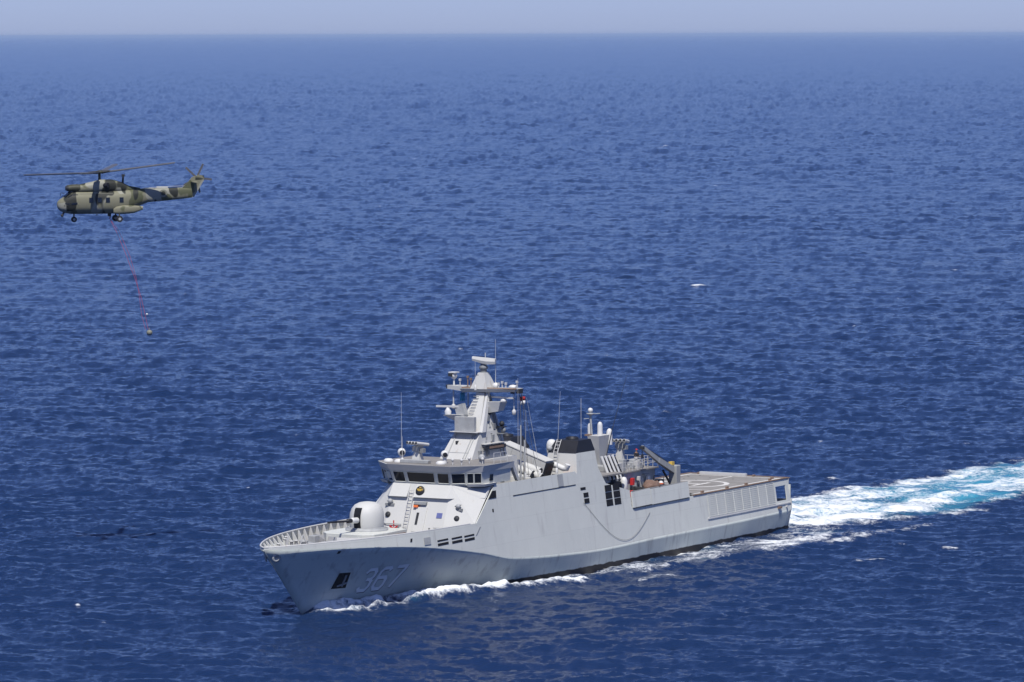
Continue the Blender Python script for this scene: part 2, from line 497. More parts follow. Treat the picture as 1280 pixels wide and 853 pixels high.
_r = random.Random(11)
for _k in range(130):                            # small breaking crests scattered out towards the horizon
    _d = 430 * (9000 / 430) ** (_r.random() ** 0.8)
    CAPS.append((_d * math.tan(_r.uniform(-.115, .115)), _d, .35 + _r.random() * .7 + _d / 1500, .5 + _d / 700, _r.uniform(.5, .72)))
def build_sea():
    fpx = FOCAL_PX * 0.8
    rows = [fpx * CAM_H / q for q in np.concatenate([np.arange(700, 590, -0.62), np.arange(590, 455, -0.42), np.arange(455, 60, -0.62), np.arange(60, 1.6, -0.5)])]
    keep = [rows[0]]
    for q in rows[1:]:
        if fpx * CAM_H / keep[-1] - fpx * CAM_H / q > 0.36: keep.append(q)
    rows = keep
    rows = np.array([4, 25, 60, 120, 190] + list(np.arange(240, 334, 1.2)) + [r for r in rows if r > 335] + [155000.0])
    half = R(8.6)
    dense = np.linspace(-half, half, 1151)
    wide = R(17)
    mid_ = np.linspace(half, wide, 211)[1:-1]
    coarse = np.linspace(wide, 2 * np.pi - wide, 80)
    th = np.concatenate([dense, mid_, coarse, 2 * np.pi - mid_[::-1]])
    nr, nt = len(rows), len(th)
    RR, TT = np.meshgrid(rows, th, indexing='ij')
    x0 = (RR * np.sin(TT)).ravel(); y0 = (RR * np.cos(TT)).ravel()
    dr = np.gradient(rows)
    drv = np.repeat(dr, nt)
    z = np.zeros_like(x0); px = np.zeros_like(x0); py = np.zeros_like(x0)
    wind = R(75)
    for (N, L, seed, a, b, rms, sp, rot, fade) in ((512, 331.0, 3, 7, 40, 0.105, 1, 0.10, 300), (512, 97.0, 5, 1.5, 7, 0.098, 2, -0.25, 160),
                                                   (512, 37.0, 11, 0.5, 2.0, 0.036, 2, 0.3, 30)):
        t = wave_tile(N, L, seed, a, b, wind - rot, rms, sp)
        c, s = math.cos(rot), math.sin(rot)
        q = sample(t, x0 * c + y0 * s, -x0 * s + y0 * c)
        w = 1.0 / (1.0 + (drv / fade) ** 2)
        z += q[:, 0] * w
        px += (q[:, 1] * c - q[:, 2] * s) * w * 0.7; py += (q[:, 1] * s + q[:, 2] * c) * w * 0.7
    gust = vnoise(x0 / 90 + 40, y0 / 160 + 40, 9)
    z *= (0.75 + 0.5 * gust) * np.clip(1 + drv / 7, 1, 6)
    # ship frame
    ex, ey = x0 - SX, y0 - SY
    u = ex * SHIP_BOW[0] + ey * SHIP_BOW[1]; v = ex * SHIP_PORT[0] + ey * SHIP_PORT[1]
    foam = np.zeros_like(z); aer = np.zeros_like(z); add = np.zeros_like(z)
    near = (np.abs(u) < 420) & (np.abs(v) < 120)
    un, vn = u[near], v[near]
    # wake behind the stern
    s = -un
    wl_ = np.interp(s, [-2, 0, 8, 24, 50, 90, 200, 400], [5.0, 5.8, 9.6, 14.6, 14.6, 14.0, 15, 18])       # port edge
    wr_ = np.interp(s, [-2, 0, 8, 24, 50, 90, 200, 400], [-5.0, -5.8, -8.6, -10.4, -9.0, -7.4, -9, -13])   # starboard edge
    wob = (vnoise(un / 7 + 10, vn / 40, 4) - .5) * 3.0 + (vnoise(un / 2.5 + 30, vn / 9, 14) - .5) * 1.6
    e = np.minimum(wl_ - vn + wob, vn - wr_ + wob)
    inside = sstep(e / 4.0) * sstep((s + 1.0) / 1.5)
    mid = np.abs(vn - (wl_ + wr_) / 2) / ((wl_ - wr_) / 2)
    rim = np.exp(-((e - 1.5) / 2.2) ** 2) * sstep((s + 1) / 1.5)
    patch = vnoise(un / 11 + 5, vn / 3.2 + 5, 21)
    f = inside * (0.64 + 0.55 * (patch - 0.5)) * np.interp(s, [0, 12, 60, 110, 400], [1.25, 1.1, 0.86, 0.7, 0.3]) + 0.22 * rim
    ddark = np.exp(-((vn - np.interp(s, [0, 20, 50, 90], [6.8, 10.2, 10.6, 9.8])) / 1.5) ** 2) * sstep((s - 12) / 10) * 0.35
    f = np.clip(f - ddark, 0, 1.4)
    aw = inside * np.interp(s, [0, 20, 60, 120, 400], [0.35, 0.5, 0.66, 0.58, 0.25]) * (1 - 0.25 * mid ** 2)
    turb = (vnoise(un / 1.6, vn / 1.3, 31) - .5) * 0.55 + (vnoise(un / 4.5, vn / 3, 32) - .5) * 0.7
    h = inside * (turb + 0.25 * np.exp(-s / 25)) * np.interp(s, [0, 60, 200], [1, .7, .3])
    # bow wave, churned water along both sides
    yh = np.interp(un, [-3, 0, 20, 40, 50, 58, 66, 73, 79, 84], [5.6, 5.7, 6.15, 6.05, 5.55, 4.75, 3.6, 2.35, 1.15, .1])
    d = np.abs(vn) - yh
    along = sstep((un + 8) / 12) * sstep((85.0 - un) / 2.5)
    crest = np.interp(un, [-10, 20, 45, 55, 64, 72, 80, 84.5], [8.5, 7.2, 4.4, 3.4, 2.5, 1.7, 0.8, 0.2])
    amp = np.interp(un, [-10, 20, 38, 47, 52, 58, 64, 72, 79, 83, 84.5], [0.1, .18, .25, .45, 1.0, 1.0, 1.15, 1.25, 1.1, .7, .2])
    wid = np.interp(un, [0, 40, 60, 75, 84], [2.0, 1.5, 0.95, 0.7, 0.5])
    jag = (vnoise(un / 2.2, vn * 0 + 3, 41) - .5) + 0.7 * (vnoise(un / 0.55, vn / .8 + 8, 42) - .5)
    g = np.exp(-((d - crest - jag * 1.0) / wid) ** 2) * along
    fb = g * amp * np.interp(un, [50, 62], [.8, .95]) * (1.0 + 0.5 * jag)
    fill = np.exp(-(np.maximum(d - crest, 0) / 1.2) ** 2) * along * (d > -2) * np.interp(un, [-8, 5, 30, 48, 60, 84], [.48, .52, .5, .42, .5, .85])
    brk = vnoise(un / 6 + 3, vn / 2.0 + 1, 44)
    fill = fill * (0.55 + 0.75 * brk)
    # second, outer ridge of the divergent wave
    rid = np.exp(-((d - np.interp(un, [-20, 20, 40, 56], [11.5, 9.0, 8.6, 7.6])) / 1.1) ** 2) * sstep((un + 25) / 20) * sstep((58 - un) / 6) * sstep((vnoise(un / 9 + 17, vn * 0, 45) - .42) / .2) * 0.5
    fb = np.maximum(fb, np.maximum(fill, rid))
    hb = g * np.interp(un, [0, 30, 50, 60, 72, 80, 84.5], [.25, .35, .55, .75, .95, .8, .3]) * (1 + 0.6 * jag) + rid * .45
    hb += np.exp(-(np.maximum(d, 0) / 1.0) ** 2) * along * np.interp(un, [0, 50, 70, 82, 84.5], [.05, .1, .35, .5, .3])
    hb += fill * 0.35 * turb
    foam[near] = np.maximum(f, fb); aer[near] = np.maximum(aw, np.clip(fill * .35, 0, .3)); add[near] = h + hb
    for (cx, cy, ln, dp, st) in CAPS:
        k = (np.abs(x0 - cx) < 3 * ln + 2) & (np.abs(y0 - cy) < 3 * dp + 3)
        ax = (x0[k] - cx) / (ln * .55); ay = (y0[k] - cy + 0.35 * (x0[k] - cx)) / (dp * .5)
        q = np.exp(-(ax ** 2) - (ay ** 2)) * st
        foam[k] = np.maximum(foam[k], q * .92); add[k] += 0.25 * q
    calm = np.zeros_like(z); calm[near] = np.clip(np.maximum(inside, np.exp(-(np.maximum(d, 0) / 4) ** 2) * along), 0, 1)
    z = z * (1 - 0.2 * calm) + add
    px *= (1 - .3 * calm); py *= (1 - .3 * calm)
    co = np.stack([x0 + px, y0 + py, z], -1)
    # faces
    i = np.arange(nr - 1)[:, None]; j = np.arange(nt)[None, :]; j2 = (j + 1) % nt
    F = np.stack([i * nt + j, i * nt + j2, (i + 1) * nt + j2, (i + 1) * nt + j], -1).reshape(-1, 4)
    reg = np.zeros(len(z), int)
    uu, vv = u, v
    reg[(foam > 0.06) & near & (uu < 0.2)] = 1
    reg[(foam > 0.06) & near & (uu >= 0.2) & (np.abs(vv) < 22)] = 2
    rf = reg[F].max(1)
    rf[(reg[F] == 1).any(1)] = 1
    outs = []
    for code, name in ((0, "water"), (1, "wake_foam"), (2, "bow_wave_foam")):
        fs = F[rf == code]
        ids, inv = np.unique(fs, return_inverse=True)
        fs = inv.reshape(-1, 4)
        me = bpy.data.meshes.new(name)
        me.vertices.add(len(ids)); me.vertices.foreach_set("co", co[ids].astype(np.float32).ravel())
        me.loops.add(fs.size); me.loops.foreach_set("vertex_index", fs.astype(np.int32).ravel())
        me.polygons.add(len(fs)); me.polygons.foreach_set("loop_start", np.arange(0, fs.size, 4, dtype=np.int32))
        me.polygons.foreach_set("use_smooth", np.ones(len(fs), bool))
        for nm, arr in (("foam", foam), ("aerated", aer), ("ripple", 0.12 + 0.055 * sstep(np.log(np.maximum(drv, 1)) / 3.2))):
            at = me.attributes.new(nm, 'FLOAT', 'POINT'); at.data.foreach_set("value", arr[ids].astype(np.float32))
        me.materials.append(M['sea'])
        me.update(calc_edges=True)
        o = bpy.data.objects.new(name, me); COL.objects.link(o); outs.append(o)
        if name == "water":
            p0 = np.array([q for q in range(1)])
    tag(outs[0], kind="structure")
    tag(outs[1], "white and turquoise churned wake trailing behind the grey warship's stern", "wake", kind="stuff")
    tag(outs[2], "white broken bow wave and foam streaks along the warship's waterline", "bow wave", kind="stuff")
build_sea()

# ------------------------------------------------------------------ haze: one even box of sea air, bottom under the water, top above the camera
hm = bpy.data.materials.new("haze_air"); hm.use_nodes = True
hn = hm.node_tree.nodes; hn.clear()
ho = hn.new("ShaderNodeOutputMaterial"); hv = hn.new("ShaderNodeVolumePrincipled")
hv.inputs["Color"].default_value = (0.52, 0.70, 1.0, 1); hv.inputs["Density"].default_value = HAZE
hm.node_tree.links.new(hv.outputs[0], ho.inputs["Volume"])
b = MB(); b.box((0, 0, (-3.5 + 63) / 2), (320000, 320000, 66.5)); o = b.build("haze", hm); tag(o, kind="stuff")

# ------------------------------------------------------------------ warship
warship = empty("warship", ship_pt(45, 0, 0), HEAD, "grey naval corvette numbered 367 steaming across the blue sea", "warship")
OFF = (-45, 0, 0)
def part(mb, name, mat, parent=None, **k):
    if parent is None: return mb.build(name, mat, warship, loc=OFF, **k)
    return mb.build(name, mat, parent, **k)
def mir(fn):                                     # run a shape for port (+1) and starboard (-1)
    for s in (1, -1): fn(s)

# lower hull
us = list(np.linspace(0, 1, 96)); vs = list(np.linspace(0, 1, 13))
mb = MB()
def lowf(s):
    rings = [[(lambda q: (q[0], s * q[1], q[2]))(low(u, v)) for v in vs] for u in us]
    mb.loft(rings, False, True, False)
mir(lowf)
tr = [low(0, v) for v in vs]                     # transom below the knuckle
mb.loft([[q for q in tr], [(q[0], -q[1], q[2]) for q in tr]], False, False, False)
hull = part(mb, "hull", M['hull'], solid=0.06, weld=True)

# upper hull: stern to the fold at x = 64, with the mooring-deck opening right aft
HX0, HX1, HZ0, HZ1 = 0.75, 3.15, 3.25, 4.75
mb = MB()
xs_ = sorted(set(list(np.linspace(0, 64, 65)) + [HX0, HX1]))
def upf(s):
    def zrow(x, k): return (zK(x), HZ0, HZ1, 5.4)[k] if zK(x) < HZ0 else zK(x) + (5.4 - zK(x)) * k / 3
    for a, b in zip(xs_[:-1], xs_[1:]):
        for k in range(3):
            if k == 1 and a >= HX0 - 1e-6 and b <= HX1 + 1e-6: continue
            q = [(x, s * ytum(x, zrow(x, kk)), zrow(x, kk)) for x, kk in ((a, k), (b, k), (b, k + 1), (a, k + 1))]
            mb.add(q, [(0, 1, 2, 3)])
for s_ in (1, -1):
    mb = MB(); upf(s_); upper = part(mb, "upper_hull", M['topside'], solid=0.1, weld=True)
# transom above the knuckle: posts and sill with two open bays
mb = MB()
def tq(y0, y1, z0, z1):
    mb.add([(0, y0, z0), (0, y1, z0), (0, y1, z1), (0, y0, z1)], [(0, 1, 2, 3)])
for (a, b) in ((-6.15, -5.0), (-1.2, 1.2), (5.45, 5.98)): tq(a, b, HZ0, HZ1)
tq(-6.15, 6.13, 2.22, HZ0); tq(-5.7, 5.75, HZ1, 5.38)
part(mb, "transom", M['topside'], solid=0.1)
mb = MB(); mb.prism([(0.15, -5.7), (5.5, -5.9), (5.5, 5.9), (0.15, 5.7)], 2.95, 3.05)
mb.box((5.55, 0, 4.1), (0.1, 11.3, 2.2))
part(mb, "mooring_deck", M['grey'])
for (y, x) in ((4.3, 2.2), (-3.5, 2.2)):
    b = MB(); b.lathe([(.18, 0), (.18, .5), (.26, .52), (.26, .6), (0, .62)], (x, y, 3.05), 10); b.lathe([(.18, 0), (.18, .5), (.26, .52), (.26, .6), (0, .62)], (x + .7, y, 3.05), 10)
    part(b, "bollard", M['midgrey'])

# bulwark round the forecastle
mb = MB(); xs2 = list(np.linspace(64, 90.5, 60))
def bwf(s):
    rings = [[(x + (0 if k < 2 else 0), s * (yK(x) + (yT(x) - yK(x)) * t), zK(x) + (zT(x) - zK(x)) * t) for k, t in enumerate((0, .5, 1))] for x in xs2]
    mb.loft(rings, False, False, False)
mir(bwf)
part(mb, "bulwark", M['topside'], solid=0.09, weld=True)
mb = MB()
path = [(x, max(yT(x) - .08, .02), zT(x) + .03) for x in np.linspace(65, 90.3, 50)]
mb.tube(path + [(90.5, 0, 6.44)] + [(x, -y, z) for x, y, z in path[::-1]], 0.08, 6)
part(mb, "cap_rail", M['trim'])
def deck_y(x):
    return (hull_y(x, 5.3) if zK(x) > 5.35 else ytum(x, 5.3)) - .14
def stanchion(x, s):
    b = MB(); y = s * max(deck_y(x) - .02, .02); yi = s * max(deck_y(x) - .6, .01)
    yt = s * max(yT(x) - .13, .03)
    z0 = 5.42
    b.hexa([(x - .05, y, z0), (x + .05, y, z0), (x + .05, yi, z0), (x - .05, yi, z0),
            (x - .05, yt, zT(x) - .02), (x + .05, yt, zT(x) - .02), (x + .05, yt - s * .1, zT(x) - .02), (x - .05, yt - s * .1, zT(x) - .02)])
    part(b, "bulwark_stay", M['trim'])
for x in np.arange(66.5, 88.4, 1.3):
    stanchion(x, -1)
    if x > 72: stanchion(x, 1)
# forecastle deck
mb = MB()
xs3 = np.linspace(62, 88.6, 40)
pl = [(x, max(deck_y(x), .02)) for x in xs3]
mb.prism(pl + [(x, -y) for x, y in pl[::-1]], 5.3, 5.42)
part(mb, "forecastle_deck", M['deck'])

# forecastle fittings
for (x, y) in ((84.5, 1.3), (84.5, -1.3), (80.5, 3.0), (80.5, -3.0), (76.5, 4.4)):
    b = MB()
    for dx in (0, .75): b.lathe([(.16, 0), (.16, .42), (.23, .44), (.23, .52), (0, .54)], (x + dx, y, 5.5), 10)
    b.box((x + .37, y, 5.46), (1.4, .5, .08)); part(b, "bollard", M['trim'])
for y in (1.1, -1.1):
    b = MB(); b.lathe([(.42, 0), (.42, .15), (.28, .2), (.24, .55), (.4, .7), (.4, .8), (0, .84)], (82.2, y, 5.42), 14)
    b.box((81.3, y, 5.7), (.9, .7, .55)); part(b, "capstan", M['grey'])
for y in (.8, -.8):
    b = MB(); b.tube([(81.8, y, 5.5), (84, y * .9, 5.52), (86.5, y * .7, 5.5)], .09, 6); part(b, "anchor_chain", M['midgrey'])
for (x, y, d) in ((79.2, 0.2, (.9, 1.1, .55)), (78.8, -2.2, (.8, .7, .9)), (79.6, 2.4, (.7, .8, .6)), (86.8, 0, (.6, .8, .5))):
    b = MB(); b.box((x, y, 5.42 + d[2] / 2), d); part(b, "deck_locker", M['grey'], bevel=.04)
for (x, y, h) in ((83.0, -2.4, .95), (81, -3.6, .9), (78.3, 3.6, .8), (85.6, -1.4, .8)):
    b = MB(); b.tube([(x, y, 5.4), (x, y, 5.4 + h), (x + .25, y, 5.55 + h), (x + .4, y, 5.4 + h)], .12, 8); part(b, "vent_pipe", M['trim'])
b = MB(); b.tube([(84.5, -.2, 5.42), (84.2, .1, 7.0)], .05, 6); b.tube([(83.6, .4, 5.42), (84.2, .1, 7.0)], .05, 6); part(b, "crutch", M['trim'])
# breakwater: V-shaped low wall ahead of the gun
b = MB()
for s in (1, -1):
    b.add([(78.6, 0, 5.42), (75.2, s * 4.4, 5.42), (75.2, s * 4.4, 6.05), (78.4, 0, 6.2)], [(0, 1, 2, 3)])
part(b, "breakwater", M['trim'], solid=.08)

# gun deckhouse and 76 mm style gun
b = MB(); b.prism([(77.2, -1.9), (77.2, 1.9), (76.4, 2.7), (74.5, 2.9), (70.6, 2.6), (70.6, -2.6), (74.5, -2.9), (76.4, -2.7)], 5.42, 6.42)
gp = part(b, "gun_platform", M['topside'], bevel=.05)
b = MB(); b.box((72.7, 2.62, 5.93), (3.4, .5, .42), Matrix.Rotation(.08, 3, 'Z')); b.build("platform_recess", M['brown'], gp)
GX, GZ = 73.3, 6.42
b = MB(); b.lathe([(1.95, 0), (1.95, .18), (1.75, .2), (1.75, .3)], (GX, 0, GZ), 32); gun = part(b, "gun", M['grey'])
b = MB()
rings = []
for (r, z, fx) in ((1.60, .30, 0), (1.66, .6, 0), (1.68, 1.1, 0), (1.64, 1.6, -.02), (1.5, 2.05, -.06), (1.22, 2.4, -.1), (.8, 2.6, -.12), (.3, 2.68, -.12)):
    ring = []
    for k in range(36):
        a = k * 2 * math.pi / 36
        ring.append((GX + fx + r * math.cos(a) * .98, r * math.sin(a) * .92, GZ + z * .96))
    rings.append(ring)
b.loft(rings, True, True)
b.build("turret_shield", M['front'], gun)
b = MB()
prof = [(1.63, .32), (1.70, .6), (1.72, 1.1), (1.68, 1.6), (1.52, 2.06), (1.36, 2.22)]
rr = []
for (r, z) in prof: rr.append([(GX + r * .98 + .02, y, GZ + z * .96) for y in (-.34, .34)])
b.loft(rr, False, False, False); b.build("barrel_slot", M['void'], gun, solid=.05)
b = MB(); b.tube([(GX + 1.3, 0, GZ + 1.0), (GX + 2.5, 0, GZ + 1.06)], .27, 14); b.tube([(GX + 2.5, 0, GZ + 1.06), (GX + 2.75, 0, GZ + 1.07)], [.27, .16], 14); b.build("barrel_sleeve", M['white'], gun)
b = MB(); b.tube([(GX + 2.7, 0, GZ + 1.07), (GX + 3.3, 0, GZ + 1.1), (GX + 3.31, 0, GZ + 1.1), (GX + 6.6, 0, GZ + 1.26)], [.2, .19, .11, .085], 12); b.build("barrel", M['black'], gun)

# hull openings and marks on the port and starboard bow
def hull_patch(poly, mat, name, s=1, proud=.02, parent=None, sub=True):
    """flat-following patch on the lower hull; poly in (x, z)"""
    b = MB(); n = 8
    P = [Vector((*q, 0)) for q in poly]
    def g(i, j):
        q = P[0].lerp(P[1], i / n).lerp(P[3].lerp(P[2], i / n), j / n)
        return (q.x, s * (hull_y(q.x, q.y) + proud), q.y)
    for i in range(n):
        for j in range(n):
            b.add([g(i, j), g(i + 1, j), g(i + 1, j + 1), g(i, j + 1)], [(0, 1, 2, 3)])
    return part(b, name, mat, parent, solid=.015, weld=True)
for s in (1, -1):
    # anchor pocket: sloping recess, frame, anchor inside
    P = [(81.9, 3.46), (80.6, 3.42), (80.15, 1.95), (81.9, 2.0)]
    fr = hull_patch([(82.0, 3.56), (80.45, 3.54), (79.98, 1.85), (82.02, 1.88)], M['hull'], "anchor_pocket", s, .03)
    hull_patch(P, M['void'], "recess", s, .05, fr)
    b = MB()
    for q in ([(80.75, 2.15), (80.95, 3.2)], [(80.35, 2.45), (81.35, 2.2)]):
        b.tube([(x, s * (hull_y(x, z) + .05), z) for x, z in q], .1, 6)
    b.build("anchor", M['midgrey'], fr)
    b = MB()
    c = (89.3, s * (hull_y(89.3, 5.45) + .02), 5.45)
    nrm = Vector((.5, s * .85, -.25)).normalized()
    b.lathe([(.42, -.05), (.42, .06), (.22, .1), (.22, .02), (0, .0)], c, 14, nrm.to_track_quat('Z', 'Y').to_matrix())
    part(b, "fairlead", M['grey'])
    hull_patch([(83.7, 5.65), (83.4, 5.65), (83.4, 5.4), (83.7, 5.4)], M['void'], "hawse_hole", s, .03)

# pennant number 3 6 7 as slanted block digits over offset dark copies that paint their cast shadow
DIG = {'3': [[(0, .84), (.2, 1), (.78, 1), (1, .84), (1, .64), (.82, .52), (1, .4), (1, .16), (.8, 0), (.2, 0), (0, .16)], [(.4, .52), (.82, .52)]],
       '6': [[(1, .86), (.8, 1), (.22, 1), (0, .84), (0, .16), (.2, 0), (.8, 0), (1, .16), (1, .4), (.8, .55), (0, .55)]],
       '7': [[(0, 1), (1, 1), (1, .9), (.35, 0)]]}
def stroke(b, pts, w, s, proud):
    P = [Vector((p[0], p[1], 0)) for p in pts]
    out = []
    for i, q in enumerate(P):
        d0 = (P[i] - P[i - 1]).normalized() if i else (P[1] - P[0]).normalized()
        d1 = (P[i + 1] - P[i]).normalized() if i < len(P) - 1 else d0
        t = (d0 + d1).normalized(); nn = Vector((-t.y, t.x, 0)); k = 1 / max(.5, math.sqrt(max(.02, (1 + d0.dot(d1)) / 2)))
        out.append((q + nn * w / 2 * k, q - nn * w / 2 * k))
    ring = lambda q: (q.x, s * (hull_y(q.x, q.y) + proud), q.y)
    for i in range(len(out) - 1):
        # subdivide so the stroke follows the flare
        for j in range(3):
            t0, t1 = j / 3, (j + 1) / 3
            a0 = out[i][0].lerp(out[i + 1][0], t0); a1 = out[i][0].lerp(out[i + 1][0], t1)
            c0 = out[i][1].lerp(out[i + 1][1], t0); c1 = out[i][1].lerp(out[i + 1][1], t1)
            b.add([ring(a0), ring(a1), ring(c1), ring(c0)], [(0, 1, 2, 3)])
for s in (1, -1):
    for k, ch in enumerate("367"):
        kk = k if s == 1 else 2 - k
        for nm, off, mt, pr in (("number_shadow", (-.085, -.075), M['number_dark'] if 'number_dark' in M else None, .03), ("number", (0, 0), None, .05)):
            b = MB()
            for st in DIG[ch]:
                pts = []
                for (a, z) in st:
                    aa = a if s == 1 else 1 - a
                    zz = 1.5 + z * 1.95
                    pts.append((78.55 - 1.82 * kk - aa * 1.2 + off[0], zz + off[1]))
                stroke(b, pts, .33, s, pr)
            if 'number_dark' not in M:
                M['number_dark'] = paint("number_shadow_paint", (0.07, 0.08, 0.09), .6)
                M['number_light'] = paint("number_pale_grey", (0.82, 0.83, 0.82), .5)
            part(b, nm if nm == "number_shadow" else "pennant_digit", M['number_dark'] if nm == "number_shadow" else M['number_light'])

# mooring slots in the bulwark sides
for s in (1, -1):
    for x0 in (70.9, 68.55, 66.4):
        for (za, zb_) in ((5.02, 5.25), (5.40, 5.55)):
            b = MB(); q = []
            for (x, z) in ((x0, za), (x0 - 1.75, za + .04), (x0 - 1.75, zb_ + .04), (x0, zb_)):
                q.append((x, s * (ytum(x, z) + .025), z))
            b.add(q, [(0, 1, 2, 3)]); part(b, "mooring_slot", M['void'], solid=.02)
    b = MB(); b.add([(x, s * (ytum(x, z) + .03), z) for x, z in ((73.0, 5.3), (72.0, 5.3), (72.0, 5.95), (73.0, 5.95))], [(0, 1, 2, 3)])
    part(b, "vent_grille", M['grey'], solid=.03)
    b = MB(); b.add([(x, s * (ytum(x, z) + .03), z) for x, z in ((75.0, 5.75), (74.75, 5.75), (74.65, 6.05), (74.9, 6.05))], [(0, 1, 2, 3)])
    part(b, "hawse_hole", M['void'], solid=.03)

# superstructure side plates (flush with the hull, leaning in), port and starboard
def ztop(x):
    if x >= 59.7: return 9.65 - (x - 59.7) * (9.65 - 6.45) / 4.3
    if x >= 39.8: return 9.65
    return 8.3 - (39.8 - x) * (8.3 - 7.0) / 5.6
for s in (1, -1):
    b = MB()
    xs4 = list(np.linspace(34.2, 39.8, 6)) + list(np.linspace(39.81, 59.7, 14)) + list(np.linspace(60.2, 64, 7))
    rings = []
    for x in xs4:
        zt = ztop(x) if x < 39.805 or x > 43.9 else 8.5
        zt = ztop(x) if x > 43.95 or x <= 39.8 else 8.5
        rings.append([(x, s * ytum(x, 5.4 + (zt - 5.4) * t), 5.4 + (zt - 5.4) * t) for t in (0, .5, 1)])
    b.loft(rings, False, False, False)
    sp = part(b, "superstructure_side", M['topside'], solid=.1)
    # fold groove, black corner opening, ventilation panes, vertical seams
    def sidequad(pts, nm, mt, pr=.02):
        bb = MB(); bb.add([(x, s * (ytum(x, z) + pr), z) for x, z in pts], [tuple(range(len(pts)))]); bb.build(nm, mt, sp, solid=.02)
    sidequad([(56.6, 8.34), (44.6, 8.36), (44.6, 8.43), (56.6, 8.41)], "fold_seam", M['dark'])
    sidequad([(61.25, 8.45), (59.75, 8.45), (59.65, 9.12), (60.35, 9.12)], "corner_opening", M['void'])
    sidequad([(47.9, 8.48), (46.9, 8.48), (46.9, 9.6), (47.9, 9.6)], "grey_panel", M['grey'])
    sidequad([(43.75, 7.78), (42.75, 7.78), (42.75, 8.04), (43.75, 8.04)], "vent_louver", M['void'])
    for zz in (7.28, 6.72): sidequad([(43.3, zz - .22), (42.35, zz - .22), (42.35, zz + .22), (43.3, zz + .22)], "vent_louver", M['void'])
    for x0 in (39.05, 37.45):
        for zz in (7.55, 6.86, 6.17): sidequad([(x0, zz - .31), (x0 - 1.28, zz - .31), (x0 - 1.28, zz + .31), (x0, zz + .31)], "vent_louver", M['void'])
    for zz in (7.55, 6.86, 6.17): pass
    sidequad([(60.75, 7.2), (60.5, 7.2), (60.5, 7.5), (60.75, 7.5)], "scupper", M['void'])
    sidequad([(64.35, 5.4), (64.2, 5.4), (63.3, 6.1), (63.45, 6.1)], "step_seam", M['midgrey'], .03)
# decks inside the side plates
b = MB(); b.prism([(60, -5.3), (60, 5.3), (34.3, 5.3), (34.3, -5.3)], 8.6, 8.75); b.prism([(39.8, -5.6), (39.8, 5.6), (34.3, 5.75), (34.3, -5.75)], 6.85, 6.95)
b.box((34.35, 0, 6.2), (.1, 11.3, 1.5)); b.box((39.9, 0, 7.7), (.1, 11, 1.7))
part(b, "boat_deck", M['deck'])

# superstructure front: raked centre face, folded corner faces, ledge, ladder and fittings
C1 = (63.5, 3.1, 9.78); B1 = (65.35, 3.1, 5.42); C2 = (64.0, 5.86, 6.35); D2 = (64.3, 5.9, 5.42); E1 = (60.0, 5.40, 9.78)
b = MB()
b.add([(B1[0], -3.1, B1[2]), B1, C1, (C1[0], -3.1, C1[2])], [(0, 1, 2, 3)])
for s in (1, -1):
    m_ = lambda q: (q[0], s * q[1], q[2])
    b.add([m_(B1), m_(D2), m_(C2), m_(C1), m_(E1)], [(0, 1, 2, 3), (3, 2, 4)])
b.add([(63.5, -3.1, 9.78), (63.5, 3.1, 9.78), (61.7, 5.3, 9.78), (60.0, 5.4, 9.78), (60, -5.4, 9.78), (61.7, -5.3, 9.78)], [(0, 1, 2, 3, 4, 5)])
front = part(b, "superstructure_front", M['front'])
def fx(z): return B1[0] + (C1[0] - B1[0]) * (z - B1[2]) / (C1[2] - B1[2])
def fbox(y0, y1, z0, z1, depth, nm, mt, **k):
    bb = MB()
    bb.hexa([(fx(z0) - .02, y0, z0), (fx(z0) - .02, y1, z0), (fx(z0) + depth, y1, z0), (fx(z0) + depth, y0, z0),
             (fx(z1) - .02, y0, z1), (fx(z1) - .02, y1, z1), (fx(z1) + depth, y1, z1), (fx(z1) + depth, y0, z1)])
    return bb.build(nm, mt, front, **k)
# ledge: the upper tier stands proud of the lower one
bb = MB()
def ledge(y0, y1):
    bb.hexa([(fx(8.6) - .1, y0, 8.6), (fx(8.6) - .1, y1, 8.6), (fx(8.6) + .34, y1, 8.62), (fx(8.6) + .34, y0, 8.62),
             (fx(9.78), y0, 9.76), (fx(9.78), y1, 9.76), (fx(9.78) + .02, y1, 9.76), (fx(9.78) + .02, y0, 9.76)])
ledge(-3.15, -1.25); ledge(-.55, 3.15)
for s in (1, -1):
    p0 = (fx(8.6), 3.15 * s, 8.6); p1 = (61.5, 5.52 * s, 8.55)
    bb.hexa([(p0[0] - .2, p0[1], 8.6), (p1[0] - .3, p1[1], 8.55), (p1[0] + .1, p1[1] + .02 * s, 8.55), (p0[0] + .34, p0[1], 8.62),
             (63.35, 3.15 * s, 9.76), (60.1, 5.38 * s, 9.76), (60.3, 5.42 * s, 9.76), (63.52, 3.15 * s, 9.76)])
bb.build("upper_tier", M['front'], front)
# ladder up the front
bb = MB()
for yy in (-1.1, -.62):
    bb.tube([(fx(5.45) + .12, yy, 5.45), (fx(9.3) + .3, yy, 9.3)], .04, 6)
for k in range(12):
    z = 5.65 + k * .32; bb.tube([(fx(z) + .14 + .03 * k / 3, -1.1, z), (fx(z) + .14 + .03 * k / 3, -.62, z)], .035, 6)
bb.build("ladder", M['trim'], front)
fbox(-.1, 1.05, 5.55, 7.75, .09, "door", M['front'], bevel=.03)
fbox(.1, .34, 6.2, 7.25, .14, "door_bar", M['dark'])
fbox(-.05, 1.1, 5.45, 5.56, .22, "door_sill", M['midgrey'])
fbox(-.35, .1, 7.72, 7.98, .24, "life_light", M['orange'])
fbox(-.35, .95, 7.98, 8.2, .3, "hose_nozzle", M['midgrey'])
fbox(2.2, 2.78, 6.85, 7.3, .05, "blue_plate", M['blue'])
